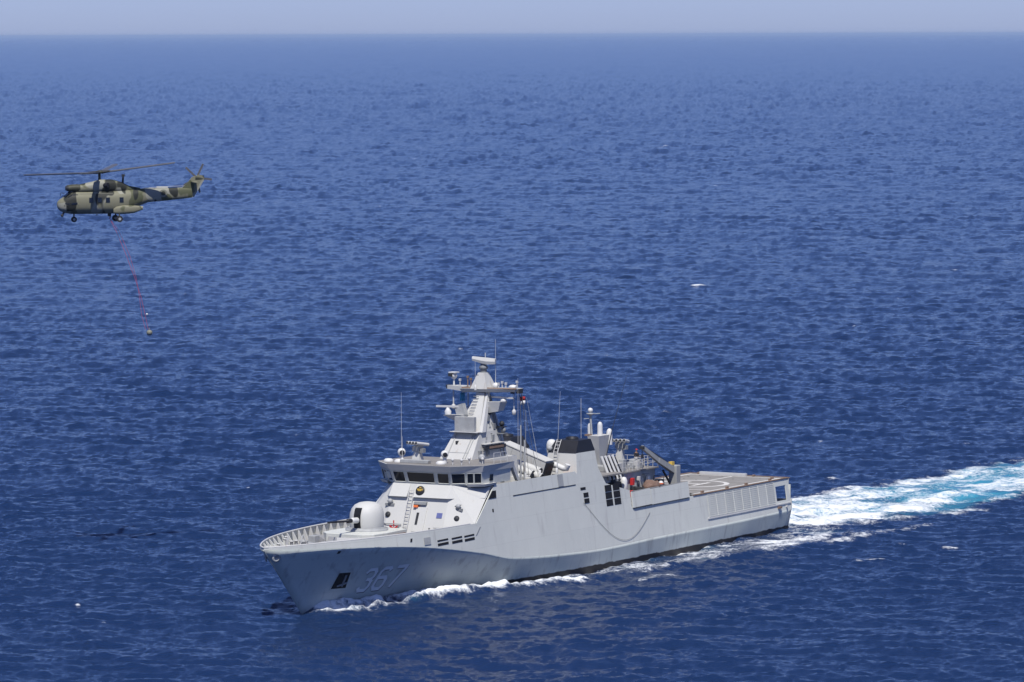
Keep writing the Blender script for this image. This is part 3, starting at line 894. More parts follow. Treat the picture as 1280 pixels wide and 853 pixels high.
for y in (-4.0, 3.95):
    yy = y if abs(y) < 3.2 else math.copysign(3.0, y)
for (y, z) in ((-3.0, 8.05), (4.1, 7.85)):
    xx = fx(z) - (max(0, abs(y) - 3.1) * .42)
    bb = MB(); bb.box((xx + .12, y, z - .22), (.2, .95, .22)); bb.build("bracket_light", M['midgrey'], front)
    bb = MB(); bb.ball((xx + .18, y + .05, z + .1), .24, 10); bb.tube([(xx + .15, y - .3, z + .1), (xx + .15, y + .35, z + .25)], .06, 6); bb.build("search_lamp", M['grey'], front)
for (y, z) in ((-3.0, 6.95), (4.15, 6.85)):
    xx = fx(z) - (max(0, abs(y) - 3.1) * .42)
    bb = MB(); bb.lathe([(.26, -.05), (.26, .06), (0, .08)], (xx + .05, y, z), 14, Vector((.9, .25 if y > 0 else 0, .42)).to_track_quat('Z', 'Y').to_matrix()); bb.build("porthole", M['dark'], front)
bb = MB()
for (y0, y1, z) in ((-4.6, -1.3, 6.15), (2.2, 4.9, 5.98)):
    bb.tube([(fx(z) + .16 - max(0, abs(y0) - 3.1) * .42, y0, z), (fx(z) + .16 - max(0, min(abs(y0), abs(y1)) - 3.1) * .4, (y0 + y1) / 2, z), (fx(z) + .16 - max(0, abs(y1) - 3.1) * .42, y1, z)], .05, 6)
bb.build("hand_rail", M['grey'], front)
bb = MB()
for k in range(3):
    a = R(90 + 120 * k); bb.box((fx(5.9) + .06, -2.1 + .25 * math.cos(a), 5.95 + .25 * math.sin(a)), (.04, .13 if k else .1, .55), Matrix.Rotation(-R(90 + 120 * k) + R(90), 3, 'X'))
bb.build("red_symbol", M['red'], front)
for (y, z) in ((-1.55, 5.8), (1.75, 5.85), (3.2, 5.8)):
    bb = MB(); bb.tube([(fx(z) + .1, y, 5.45), (fx(z) + .1, y, 5.95)], .09, 8); bb.build("standpipe", M['midgrey'], front)
# crest: dark disc, gilt figure
ez = 9.2; ec = (fx(ez) + .26, 0.05, ez)
em = Vector((.92, 0, .39)).to_track_quat('Z', 'Y').to_matrix()
bb = MB(); bb.lathe([(.46, 0), (.46, .06), (.3, .08), (0, .09)], ec, 20, em); crest = bb.build("crest", M['black'], front)
bb = MB()
q = Vector(ec)
for (dy, dz, ry, rz) in ((0, 0.02, .16, .26), (-.2, .1, .1, .16), (.2, .1, .1, .16), (0, .3, .1, .08)):
    bb.box((q.x + .08 - dz * .4, q.y + dy, q.z + dz), (.06, ry * 2, rz * 1.2))
bb.build("crest_figure", M['yellow'], crest)

# bridge: window band that leans out, roof with raked fascia
b = MB()
lo_ = [(63.45, 3.05), (61.65, 5.25), (56.6, 5.3)]; hi_ = [(63.9, 3.2), (61.95, 5.42), (56.6, 5.42)]
lo_ = lo_ + [(x, -y) for x, y in lo_[::-1]]; hi_ = hi_ + [(x, -y) for x, y in hi_[::-1]]
b.loft([[(x, y, 9.78) for x, y in lo_], [(x, y, 10.98) for x, y in hi_]])
bridge = part(b, "bridge", M['topside'])
def wq(p0, p1, q0, q1, t0, t1, z0=.13, z1=.93):
    """pane between fractions t0..t1 of one facet of the band"""
    L = lambda a, c, t: Vector(a).lerp(Vector(c), t)
    A, B_ = Vector((*p0, 9.78)), Vector((*p1, 9.78)); Cc, D = Vector((*q0, 10.98)), Vector((*q1, 10.98))
    def pt(t, v): return L(L(A, B_, t), L(Cc, D, t), v)
    n = (B_ - A).cross(Cc - A).normalized()
    if n.x < 0: n = -n
    g = MB(); g.add([tuple(pt(t, v) + n * .012) for t, v in ((t0, z0), (t1, z0), (t1, z1), (t0, z1))], [(0, 1, 2, 3)])
    w = g.build("window", M['glass'], bridge)
    f_ = MB()
    c = [pt(t, v) + n * .03 for t, v in ((t0, z0), (t1, z0), (t1, z1), (t0, z1))]
    for i in range(4): f_.tube([tuple(c[i]), tuple(c[(i + 1) % 4])], .035, 4)
    f_.build("window_frame", M['topside'], w)
F0, F1 = ((63.45, -3.05), (63.45, 3.05)); G0, G1 = ((63.9, -3.2), (63.9, 3.2))
for (a, c) in ((.03, .215), (.265, .725), (.78, .97)): wq(F0, F1, G0, G1, a, c)
for s in (1, -1):
    for (a, c) in ((.03, .46), (.53, .73), (.76, .985)):
        wq((63.45, 3.05 * s), (61.65, 5.25 * s), (63.9, 3.2 * s), (61.95, 5.42 * s), a, c)
b = MB()
rb = [(64.0, 3.2), (61.95, 5.5), (56.2, 5.5)]; rt = [(64.35, 3.45), (62.05, 5.72), (56.2, 5.6)]
rb += [(x, -y) for x, y in rb[::-1]]; rt += [(x, -y) for x, y in rt[::-1]]
b.loft([[(x, y, 10.98) for x, y in rb], [(x, y, 11.58) for x, y in rt]])
b.build("bridge_roof", M['front'], bridge, bevel=.03)
b = MB(); ins = [(x - .12 if x > 60 else x + .05, y - math.copysign(.1, y)) for x, y in rt]
b.prism(ins, 11.583, 11.60); b.build("roof_deck", M['deck'], bridge)
# bridge wings: slab over a thin dark sheet that paints the shade beneath
for s in (1, -1):
    bb = MB(); bb.hexa([(62.6, 4.3 * s, 9.62), (61.6, 5.55 * s, 9.62), (59.5, 5.5 * s, 9.62), (59.6, 4.6 * s, 9.62), (62.75, 4.3 * s, 9.86), (61.7, 5.68 * s, 9.86), (59.5, 5.62 * s, 9.86), (59.6, 4.6 * s, 9.86)])
    bb.build("wing_platform", M['front'], bridge)
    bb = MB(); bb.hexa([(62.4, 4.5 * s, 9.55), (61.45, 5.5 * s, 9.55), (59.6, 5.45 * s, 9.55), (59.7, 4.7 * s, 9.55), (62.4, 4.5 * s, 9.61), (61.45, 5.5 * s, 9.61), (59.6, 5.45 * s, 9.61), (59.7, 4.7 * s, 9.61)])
    bb.build("wing_painted_shade", M['dark'], bridge)
    bb = MB(); bb.box((60.1, 5.36 * s, 10.35), (.5, .12, .6)); bb.build("side_window", M['glass'], bridge)
    bb = MB(); bb.box((57.3, 4.9 * s, 10.1), (.3, .3, .9)); bb.ball((57.3, 4.9 * s, 10.7), .25, 10); bb.build("wing_repeater", M['dark'], bridge)
    # raking strut from the bridge side to the deck
    bb = MB(); bb.hexa([(54.9, 5.2 * s, 9.6), (54.5, 5.2 * s, 9.6), (54.5, 4.9 * s, 9.6), (54.9, 4.9 * s, 9.6), (56.4, 5.3 * s, 11.45), (55.9, 5.3 * s, 11.45), (55.9, 4.9 * s, 11.45), (56.4, 4.9 * s, 11.45)])
    bb.build("raking_strut", M['front'], bridge)

def railing(name, pts, h, parent, mat=None, n=1, rails=2):
    bb = MB()
    for i in range(len(pts) - 1):
        a, c = Vector(pts[i]), Vector(pts[i + 1]); k = max(1, int((c - a).length / 1.1))
        for j in range(k + 1):
            q = a.lerp(c, j / k); bb.tube([tuple(q), (q.x, q.y, q.z + h)], .028, 5)
        for r_ in range(rails):
            z = h * (r_ + 1) / rails
            bb.tube([(a.x, a.y, a.z + z), (c.x, c.y, c.z + z)], .022, 5)
    return bb.build(name, mat or M['trim'], parent) if parent else part(bb, name, mat or M['trim'])

# things standing on the bridge roof
def satdome(x, y, z, r, post=.3, lens=False):
    b = MB(); b.lathe([(r * .55, 0), (r * .5, post)], (x, y, z), 12); b.ball((x, y, z + post + r * .8), r, 16)
    o = part(b, "optical_turret" if lens else "satellite_dome", M['white'])
    if lens:
        q = MB(); d = Vector((.75, .6, -.05)).normalized(); c = Vector((x, y, z + post + r * .8)) + d * r * .78
        q.lathe([(r * .6, -.1), (r * .6, .1), (r * .45, .12), (0, .12)], c, 14, d.to_track_quat('Z', 'Y').to_matrix()); q.build("lens", M['black'], o)
satdome(61.6, -3.4, 11.6, .38, .55, True); satdome(61.6, 1.25, 11.6, .36, .55, True)
for (x, y) in ((62.3, -4.4), (62.4, -3.2), (62.4, 1.3)):
    b = MB(); b.lathe([(.45, 0), (.45, .14), (.3, .26), (0, .3)], (x, y, 11.6), 14); part(b, "roof_dome", M['white'])
b = MB(); b.box((62.6, -1.3, 11.75), (.7, 3.0, .3)); part(b, "roof_locker", M['grey'], bevel=.04)
for (x, y) in ((60.6, 3.3), (60.4, 4.6), (62.5, 3.6), (62.6, 2.7)):
    b = MB(); b.tube([(x, y, 11.6), (x, y, 11.95)], .06, 6); b.ball((x, y, 12.05), .16, 8); part(b, "navigation_lamp", M['trim'])
b = MB(); b.ball((60.2, 4.4, 12.15), .32, 14); b.box((60.2, 4.4, 11.75), (.3, .4, .35)); part(b, "searchlight", M['grey'])
railing("roof_railing", [(57, 5.3, 11.6), (59.6, 5.35, 11.6)], .95, bridge)

def launcher(x, y, z, ang, s=1.0, h=1.2):
    """short range missile launcher: tapered stand, ribbed tube pack on top, sight on the side"""
    b = MB()
    b.loft([[(x + a * .55 * s, y + c * .55 * s, z) for a, c in ((-1, -1), (1, -1), (1, 1), (-1, 1))], [(x + a * .32 * s, y + c * .32 * s, z + h) for a, c in ((-1, -1), (1, -1), (1, 1), (-1, 1))]])
    o = part(b, "missile_launcher", M['front'])
    rt = Matrix.Rotation(ang, 3, 'Z')
    q = MB(); q.box((x, y, z + h + .25), (.8 * s, 1.05 * s, .5), rt); q.build("launcher_head", M['grey'], o)
    for k in range(4):
        t = MB(); c = rt @ Vector((0, (k - 1.5) * .46 * s, 0)); dv = rt @ Vector((1.0 * s, 0, .12))
        t.tube([(x + c.x - dv.x, y + c.y - dv.y, z + h + .72 - dv.z), (x + c.x + dv.x, y + c.y + dv.y, z + h + .72 + dv.z)], .19 * s, 10); t.build("launch_tube", M['trim'], o)
        t = MB(); t.tube([(x + c.x + dv.x, y + c.y + dv.y, z + h + .72 + dv.z), (x + c.x + dv.x * 1.03, y + c.y + dv.y * 1.03, z + h + .72 + dv.z)], .15 * s, 10); t.build("tube_cap", M['dark'], o)
    q = MB(); q.box((x + .1, y + .75 * s, z + h + .1), (.45, .35, .4)); q.build("sight_box", M['midgrey'], o)
launcher(61.2, -1.9, 11.6, R(-12), .82, .95)
launcher(29.0, 1.9, 8.45, R(15), .85, 2.1)

# whip aerials
def whip(x, y, z0, z1, lean=(0, 0), r=.02, mt=None):
    b = MB(); b.tube([(x, y, z0), (x + lean[0] * .3, y + lean[1] * .3, z0 + (z1 - z0) * .35), (x + lean[0], y + lean[1], z1)], [r * 1.5, r, r * .45], 6)
    b.lathe([(.12, 0), (.12, .5), (0, .52)], (x, y, z0 - .1), 8); part(b, "whip_aerial", mt or M['trim'])
whip(59.0, -5.0, 11.6, 17.8); whip(62.3, -2.9, 11.6, 14.0, r=.03); whip(52.6, 3.9, 9.6, 19.0); whip(51.6, 4.1, 9.6, 16.0, (.2, .2))
whip(49.2, 4.3, 9.7, 17.0, (.9, -.9)); whip(46.5, 4.6, 9.7, 17.4, (-.2, .3)); whip(31.2, 1.4, 9.3, 17.8, (-1.7, 1.5), .035, M['dark']); whip(53.5, -.2, 17.9, 20.9, r=.02); whip(51.6, .9, 17.9, 22.5, r=.025)

# mast: tapered tower
def rect(x0, x1, y, z): return [(x0, -y, z), (x1, -y, z), (x1, y, z), (x0, y, z)]
b = MB()
b.loft([rect(50.9, 57.6, 1.75, 11.5), rect(51.3, 55.3, 1.35, 14.0), rect(51.4, 54.8, 1.1, 14.7), rect(51.85, 53.0, .47, 17.2), rect(51.9, 52.95, .45, 17.5)])
mast = part(b, "mast", M['mast'])
b = MB(); b.loft([rect(49.9, 57.6, 2.6, 8.7), rect(50.1, 57.3, 2.3, 11.5)]); b.build("mast_base", M['mast'], mast)
b = MB(); b.box((55.6, -.05, 14.75), (.5, 2.1, 1.4)); b.build("mast_panel", M['grey'], mast, bevel=.04)
b = MB(); b.box((55.5, 0, 14.02), (1.3, 2.9, .07)); b.tube([(56.2, -1.4, 14.05), (56.2, 1.4, 14.05)], .04, 5); b.build("mast_ledge", M['trim'], mast)
b = MB(); b.box((56.95, -.2, 12.15), (.12, 2.6, .1)); b.build("mast_rail", M['grey'], mast)
b = MB(); b.box((56.2, -.6, 13.0), (.3, .2, .4)); b.build("mast_lamp", M['dark'], mast)
# dark board with brown panel on the mast's port side
b = MB(); b.box((53.6, 1.95, 12.55), (3.9, .18, .36)); nb = b.build("name_board", M['dark'], mast)
b = MB(); b.box((53.4, 2.05, 12.56), (2.6, .05, .2)); b.build("board_panel", M['rust'], nb)
b = MB(); b.box((53.4, 1.8, 12.9), (4.0, .6, .06)); b.build("catwalk", M['mast'], mast)
# ladder rungs up the front face
b = MB()
for k in range(9):
    z = 14.95 + k * .28; xf = 54.9 - (z - 14.7) * .7
    b.tube([(xf + .12, -.5, z), (xf + .12, .05, z)], .04, 5)
b.build("mast_ladder", M['grey'], mast)
# raised side ribs give the tower its facets
b = MB(); b.hexa([(55.3, 1.28, 14.0), (54.6, 1.28, 14.0), (54.6, 1.6, 14.0), (55.3, 1.6, 14.0), (52.7, .5, 17.6), (52.3, .5, 17.6), (52.3, .7, 17.6), (52.7, .7, 17.6)]); b.build("mast_rib", M['trim'], mast)
# yardarm with railing, cap pyramid and radars
b = MB(); b.hexa([(51.4, -1.9, 17.5), (53.1, -1.9, 17.5), (52.9, 3.75, 17.7), (51.7, 3.75, 17.7), (51.1, -2.0, 17.9), (53.4, -2.0, 17.9), (53.1, 3.85, 18.0), (51.5, 3.85, 18.0)])
yard = b.build("yard_platform", M['mast'], mast, bevel=.03)
b = MB(); b.hexa([(51.7, -3.8, 17.75), (52.6, -3.8, 17.75), (52.9, -1.9, 17.6), (51.4, -1.9, 17.6), (51.7, -3.8, 18.1), (52.6, -3.8, 18.1), (52.9, -1.9, 18.05), (51.4, -1.9, 18.05)]); b.build("yard_arm", M['mast'], yard)
for c_, d_ in (((52.2, -3.9, 17.95), (.5, .25, .35)), ((52.2, 3.85, 17.75), (.6, .4, .4)), ((52.75, 3.4, 17.72), (.3, .3, .35))):
    b = MB(); b.box(c_, d_); b.build("yard_lamp", M['dark'], yard)
b = MB(); b.tube([(53.1, -1.9, 18.0), (53.05, 4.0, 18.05)], .035, 5); b.tube([(53.15, -1.9, 17.94), (53.1, 4.0, 18.0)], .05, 5); b.build("yard_rail", M['rust'], yard)
b = MB(); b.loft([rect(51.4, 53.3, .9, 17.9), rect(51.9, 52.75, .34, 19.4)]); b.build("mast_cap", M['mast'], mast)
b = MB(); b.box((52.72, -.35, 18.9), (.25, .25, .6)); b.box((52.9, .1, 18.6), (.12, .2, .25)); b.build("mast_lamp", M['dark'], mast)
b = MB(); b.lathe([(.34, 0), (.3, .35), (.42, .4), (.42, .6), (.28, .75), (.28, 1.0)], (52.3, 0, 19.35), 14); radar = b.build("air_radar", M['midgrey'], mast)
b = MB(); rt = Matrix.Rotation(R(20), 3, 'Z')
pts = []
for (dy, zz, hh, dd) in ((-1.05, 20.72, .18, .28), (-.2, 20.55, .26, .4), (.35, 20.47, .29, .44), (1.15, 20.44, .24, .32)):
    ring = []
    for (a, c) in ((-1, -1), (1, -1), (1.2, 0), (1, 1), (-1, 1)):
        q = rt @ Vector((a * dd, dy, 0)); ring.append((52.3 + q.x, q.y, zz + c * hh))
    pts.append(ring)
b.loft(pts); b.build("radar_antenna", M['front'], radar)
b = MB(); b.tube([(52.3, .2, 20.7), (52.3, .2, 21.25)], .04, 5); b.build("radar_rod", M['trim'], radar)
for (y, r, h) in ((1.35, .34, .5), (3.2, .42, .35)):
    b = MB(); b.lathe([(r * .8, 0), (r, .1), (r, h * .5), (r * .7, h * .85), (0, h)], (52.3, y, 18.0), 14); b.build("yard_dome", M['white'], yard)
for (y, h) in ((-2.4, .7), (-1.55, 1.0), (-1.2, .8), (2.2, .6), (2.6, .5), (.0, .5), (3.8, .7), (1.8, .45)):
    b = MB(); b.tube([(52.6, y, 17.95), (52.6, y, 17.95 + h)], .06, 6); b.box((52.6, y, 17.95 + h), (.18, .18, .22)); b.build("small_aerial", M['trim'] if h < .75 else M['rust'], yard)
b = MB(); b.tube([(52.2, -3.3, 18.1), (52.2, -3.3, 18.7)], .09, 8); b.ball((52.2, -3.3, 19.0), .33, 12); b.box((52.2, -3.3, 19.3), (.75, .75, .1)); b.build("camera_head", M['white'], yard)
b = MB(); b.box((52.6, -3.45, 19.08), (.3, .35, .3)); b.build("camera_lens", M['dark'], yard)
for (y, z0, L_) in ((-3.3, 17.6, 1.6), (-1.7, 17.4, 2.4), (3.3, 17.6, 1.9)):
    b = MB(); b.tube([(52.3, y, z0), (52.3, y, z0 - L_ + .3)], .075 if y < 0 else .05, 6); b.lathe([(.05, 0), (.2, -.15), (.2, -.45), (.1, -.55), (0, -.56)], (52.3, y, z0 - L_ + .35), 10); b.build("hanging_lamp", M['trim'], yard)
# forward navigation radar on a bracket, and one to port
b = MB(); b.hexa([(55.0, -1.4, 14.9), (55.2, -.6, 14.9), (54.4, -.6, 14.9), (54.2, -1.4, 14.9), (55.4, -2.6, 15.5), (55.4, -.6, 15.6), (54.2, -.6, 15.6), (54.4, -2.6, 15.5)])
br = b.build("radar_bracket", M['front'], mast)
b = MB(); b.box((54.6, -1.1, 15.95), (.6, .9, 1.1), Matrix.Rotation(.3, 3, 'X')); b.build("bracket_box", M['grey'], br)
b = MB(); b.lathe([(.3, 0), (.32, .3), (.2, .5), (.12, .7)], (55.0, -2.3, 15.55), 12); b.build("radar_drive", M['white'], br)
b = MB(); b.box((55.0, -2.3, 16.3), (.26, 2.3, .17), Matrix.Rotation(R(12), 3, 'Z')); b.build("radar_bar", M['trim'], br)
b = MB(); b.hexa([(53.0, .6, 15.6), (52.0, .6, 15.6), (52.0, 2.0, 15.85), (53.0, 2.0, 15.85), (53.2, .4, 16.7), (52.0, .4, 16.7), (51.8, 2.3, 16.75), (53.2, 2.3, 16.75)])
br = b.build("radar_bracket", M['front'], mast)
b = MB(); b.lathe([(.22, 0), (.3, .1), (.3, .25), (.12, .4)], (52.5, 2.3, 16.65), 12); b.build("radar_drive", M['white'], br)
b = MB(); b.box((52.5, 2.2, 17.12), (.22, 2.6, .16), Matrix.Rotation(R(-10), 3, 'Z')); b.build("radar_bar", M['trim'], br)
for (y, z) in ((1.75, 14.6), (1.9, 14.0)):
    b = MB(); b.box((51.9, y * .55 + .4, z - .3), (.8, 1.4, .07)); b.ball((51.9, y, z), .26, 10); b.build("platform_lamp", M['dark'] if z > 14.3 else M['midgrey'], mast)
# halyards and pole from deck to yard
b = MB()
for (x0, y0, x1, y1, z1) in ((52.4, 4.4, 52.3, 3.9, 17.6), (50.6, 3.9, 52.2, 4.1, 17.6), (50.0, 4.6, 52.0, 3.9, 17.6)):
    b.tube([(x0, y0, 9.6), (x1, y1, z1)], .022, 5)
b.build("halyard", M['rope'], mast)
for (x, y, z0, z1) in ((52.8, 4.3, 9.5, 14.6), (52.35, 4.45, 9.5, 13.2)):
    b = MB(); b.tube([(x, y, z0), (x, y, z1)], .08, 8); b.build("deck_pole", M['grey'], mast)
# mast's detail boxes
for k in range(16):
    z = random.uniform(12.2, 16.8); t = (z - 11.5) / 5.7
    x = 51.3 + random.uniform(.4, .95) * (57.0 - 51.3) * (1 - t) + t * .7
    y = 1.75 - 1.25 * t
    b = MB(); b.box((min(x, 57.0 - 4.0 * t - .25), y + .05, z), (random.uniform(.12, .4), .16, random.uniform(.12, .35))); b.build("junction_box", M['grey'] if k % 3 else M['dark'], mast)

for (y, z0, z1) in ((1.0, 11.7, 13.8), (.75, 11.7, 13.8), (-1.05, 11.7, 13.8)):
    b = MB(); f_ = lambda z: 57.6 - (z - 11.5) * .92
    b.tube([(f_(z0) + .05, y, z0), (f_(z1) + .05, y, z1)], .05, 6); b.build("cable_pipe", M['grey'], mast)
for (x, z) in ((56.0, 12.1), (54.6, 12.0), (53.2, 13.4), (52.6, 14.4), (53.4, 15.2)):
    b = MB(); b.box((x, 1.75 - (z - 11.5) * .21 + .1, z), (.35, .3, .5)); b.build("mast_bracket", M['midgrey'], mast)
b = MB(); b.tube([(52.0, 1.75, 11.6), (52.2, 1.2, 14.6), (52.3, .6, 17.3)], .06, 6); b.tube([(51.4, 1.8, 11.6), (51.9, 1.2, 14.6), (52.1, .62, 17.3)], .05, 6); b.build("cable_run", M['midgrey'], mast)

# anti ship missile canisters lying across the deck
cx = 46.4
def canister(x, flip):
    a = Vector((x, -1.3 * flip, 11.55)); c = Vector((x, 3.55 * flip, 9.9))
    d = (c - a).normalized(); up = Vector((0, -d.z, d.y)) if d.y > 0 else Vector((0, d.z, -d.y))
    b = MB()
    H2 = .8
    for (x0, x1) in ((-.75, .75),):
        P = []
        for q in (a, c):
            for (dx, du) in ((x0, -H2), (x1, -H2), (x1, H2), (x0, H2)): P.append(q + Vector((dx, 0, 0)) + up * du)
        b.loft([[tuple(v) for v in P[:4]], [tuple(v) for v in P[4:]]])
    o = part(b, "missile_canister", M['mast'], bevel=.06)
    q = MB(); q.loft([[tuple(c + d * t_ + Vector((dx, 0, 0)) + up * du) for (dx, du) in ((-.68, -.72), (.68, -.72), (.68, .72), (-.68, .72))] for t_ in (.0, .16)]); q.build("canister_end", M['black'], o)
    q = MB(); q.loft([[tuple(v + up * .82) for v in (a + Vector((-.8, 0, 0)), a + Vector((.8, 0, 0)), c + Vector((.8, 0, 0)), c + Vector((-.8, 0, 0)))], [tuple(v + up * .9) for v in (a + Vector((-.8, 0, 0)), a + Vector((.8, 0, 0)), c + Vector((.8, 0, 0)), c + Vector((-.8, 0, 0)))]]); q.build("canister_lid", M['front'], o)
    q = MB()
    for t_ in (.25, .5, .75):
        m_ = a.lerp(c, t_)
        q.loft([[tuple(m_ + d * e + Vector((dx, 0, 0)) + up * du) for (dx, du) in ((-.77, -.82), (.77, -.82), (.77, .82), (-.77, .82))] for e in (-.02, .02)])
    q.build("canister_band", M['grey'], o)
    q = MB()
    for t_ in (.2, .8):
        m_ = a.lerp(c, t_); q.box((m_.x, m_.y, (m_.z + 8.75) / 2 - .4), (1.0, .3, max(.2, m_.z - 9.4)))
    q.build("canister_cradle", M['midgrey'], o)
canister(46.4, 1)
b = MB(); o_ = None
for (x, y, z) in ((49.3, 3.6, 9.72), (49.0, 4.4, 9.42), (48.4, 3.9, 9.9)):
    b = MB(); b.tube([(x, y - 2.5, z + .7), (x, y, z)], .36, 14); o_ = part(b, "round_canister", M['front'])
    q = MB(); q.tube([(x, y, z), (x, y + .06, z - .02)], .33, 14); q.build("canister_cap", M['black'], o_)
b = MB(); b.box((50.6, 2.4, 9.2), (1.8, 3.0, .9)); b.box((51.5, 4.3, 9.2), (.6, .7, .8)); part(b, "deck_house", M['front'], bevel=.04)
for (x, y, z) in ((51.3, 4.7, 9.75), (50.2, 3.95, 9.45)):
    b = MB(); b.tube([(x, y - .1, z), (x, y + .06, z)], .24, 12); part(b, "round_vent", M['black'])
b = MB(); b.tube([(45.2, 3.6, 10.3), (45.2, 4.6, 9.95), (45.2, 4.95, 9.95), (45.2, 5.1, 10.35)], .27, 12); part(b, "vent_pipe", M['white'])

# funnels, one to each side, flush with the ship's side
for s in (1, -1):
    def ring(z, xa, xb, yi):
        yo = ytum(42, z)
        return [(xa, s * yi, z), (xb, s * yi, z), (xb, s * yo, z), (xa, s * yo, z)]
    b = MB(); b.loft([ring(8.5, 39.7, 44.2, 1.7), ring(11.3, 40.0, 43.65, 2.1)])
    fun = part(b, "funnel", M['topside'])
    b = MB()
    fr = [(44.215, s * 1.72, 8.52), (44.215, s * (ytum(42, 8.5) - .01), 8.52), (43.665, s * (ytum(42, 11.3) - .01), 11.28), (43.665, s * 2.1, 11.28)]
    b.add(fr, [(0, 1, 2, 3)]); b.build("funnel_front", M['front'], fun, solid=.01)
    b = MB(); b.loft([ring(11.3, 39.96, 43.7, 2.05), ring(12.45, 40.5, 42.9, 2.5)])
    b.lathe([(.62, 0), (.62, .25), (.5, .28), (.5, .1)], (41.7, s * 3.6, 12.4), 14)
    b.build("funnel_cap", M['black'], fun)
    if s == 1:
        b = MB()
        for yy in (2.75, 3.2): b.tube([(44.3, yy, 8.9), (43.78, yy, 11.4), (43.1, yy, 12.5)], .04, 6)
        for k in range(11):
            z = 9.1 + k * .32; xx = 44.3 - (z - 8.9) * .208 if z < 11.4 else 43.78 - (z - 11.4) * .62
            b.tube([(xx, 2.75, z), (xx, 3.2, z)], .035, 5)
        b.build("funnel_ladder", M['trim'], fun)
        b = MB(); b.ball((43.6, 2.2, 11.65), .28, 10); b.build("funnel_lamp", M['grey'], fun)
        b = MB(); b.box((44.35, 4.5, 9.3), (.3, 1.0, .12)); b.build("orange_box", M['orange'], fun)
b = MB(); b.lathe([(.45, 0), (.5, .25), (.5, .8), (.42, 1.1), (.24, 1.28), (0, 1.32)], (40.3, .55, 10.9), 18); b.lathe([(.4, 0), (.4, 2.3)], (40.3, .55, 8.7), 12); part(b, "satellite_dome", M['white'])

# after mast: box tower that widens upward, with domes and a pole
b = MB(); b.loft([[(31.3, .8, 8.4), (31.9, .8, 8.4), (31.9, 1.2, 8.4), (31.3, 1.2, 8.4)], [(30.3, .35, 12.0), (32.9, .35, 12.0), (32.9, 1.65, 12.0), (30.3, 1.65, 12.0)]]); am = part(b, "after_mast", M['mast'])
b = MB(); b.box((33.6, .2, 9.4), (1.6, 1.6, 2.2)); b.build("after_mast_base", M['mast'], am)
for (x, y, z, r, h) in ((31.5, 1.0, 12.0, .26, 1.3), (31.6, -.1, 11.7, .2, 1.5), (30.5, 1.5, 11.0, .3, 1.6)):
    b = MB(); b.lathe([(r, 0), (r, h * .7), (r * .85, h * .86), (r * .5, h * .96), (0, h)], (x, y, z), 14); b.build("sensor_dome", M['white'], am)
b = MB(); b.tube([(31.8, .25, 11.9), (31.8, .1, 14.0)], .11, 8); b.lathe([(.12, 0), (.4, .15), (.4, .22), (0, .25)], (31.8, .1, 13.9), 12); b.tube([(31.8, .1, 14.02), (30.6, .5, 14.02)], .05, 6); b.tube([(31.8, .1, 13.6), (32.4, -.3, 13.6)], .04, 6); b.build("pole_mast", M['grey'], am)
b = MB(); b.ball((31.8, .1, 14.4), .25, 12); b.build("pole_dome", M['white'], am)
b = MB(); b.box((32.6, .3, 12.05), (.6, .5, .16)); b.build("mast_lamp", M['rust'], am)
b = MB(); b.tube([(32.6, -.5, 10.8), (32.6, -.5, 15.6)], .02, 5); b.build("thin_aerial", M['trim'], am)

# after deckhouse with its clutter
b = MB(); b.prism([(39.5, -3.6), (39.5, 4.0), (33.0, 4.0), (33.0, 3.6), (24.2, 3.2), (24.2, -3.2), (33, -3.6)], 5.42, 8.3); dh = part(b, "after_deckhouse", M['mast'], bevel=.05)
b = MB(); b.prism([(39.4, -3.9), (39.4, 4.2), (24.0, 3.5), (24.0, -3.5)], 8.3, 8.42); b.build("deckhouse_roof", M['deck'], dh)
railing("deckhouse_railing", [(33.5, 4.0, 8.42), (24.1, 3.45, 8.42), (24.1, -3.45, 8.42)], 1.0, dh)
for (x, z) in ((31.3, 6.6), (27.7, 6.55)):
    b = MB(); b.box((x, 3.72 - (33 - x) * .04, z), (.85, .08, 1.9)); b.build("deckhouse_door", M['trim'], dh, bevel=.02)
for (x, z, sx_, sz_, mt) in ((29.9, 7.4, .42, .7, M['red']), (32.3, 7.3, .3, .35, M['trim']), (28.5, 7.6, .3, .4, M['trim']), (26.4, 7.3, .5, .8, M['white']), (30.6, 6.3, .5, .5, M['midgrey']),
                             (25.4, 6.8, .4, .6, M['grey']), (33.0, 7.7, .3, .4, M['dark']), (26.9, 7.9, .9, .12, M['grey'])):
    b = MB(); b.box((x, 3.85 - (33 - x) * .04, z), (sx_, .3, sz_)); b.build("wall_box", mt, dh, bevel=.03)
b = MB(); b.lathe([(.3, 0), (.34, .2), (.34, .9), (.2, 1.2), (0, 1.25)], (33.4, 4.7, 6.95), 12); part(b, "white_canister", M['white'])
b = MB(); b.tube([(33.3, 5.3, 6.55), (32.85, 5.3, 6.55)], .32, 12); part(b, "hose_reel", M['red'])
for (x, y, d, mt) in ((26.8, 2.4, (1.4, 1.0, .6), 'grey'), (31.6, 2.9, (1.3, .9, .9), 'mast'), (30.6, 3.0, (.5, .5, 1.2), 'grey'), (27.3, 2.8, (.5, .5, .8), 'trim'), (25.3, 1.0, (.8, 1.4, .5), 'midgrey'), (32.6, 1.6, (1.4, 1.6, .7), 'grey'), (37.5, 2.9, (1.2, 1.2, .7), 'grey')):
    b = MB(); b.box((x, y, 8.42 + d[2] / 2), d); b.build("roof_locker", M[mt], dh, bevel=.04)
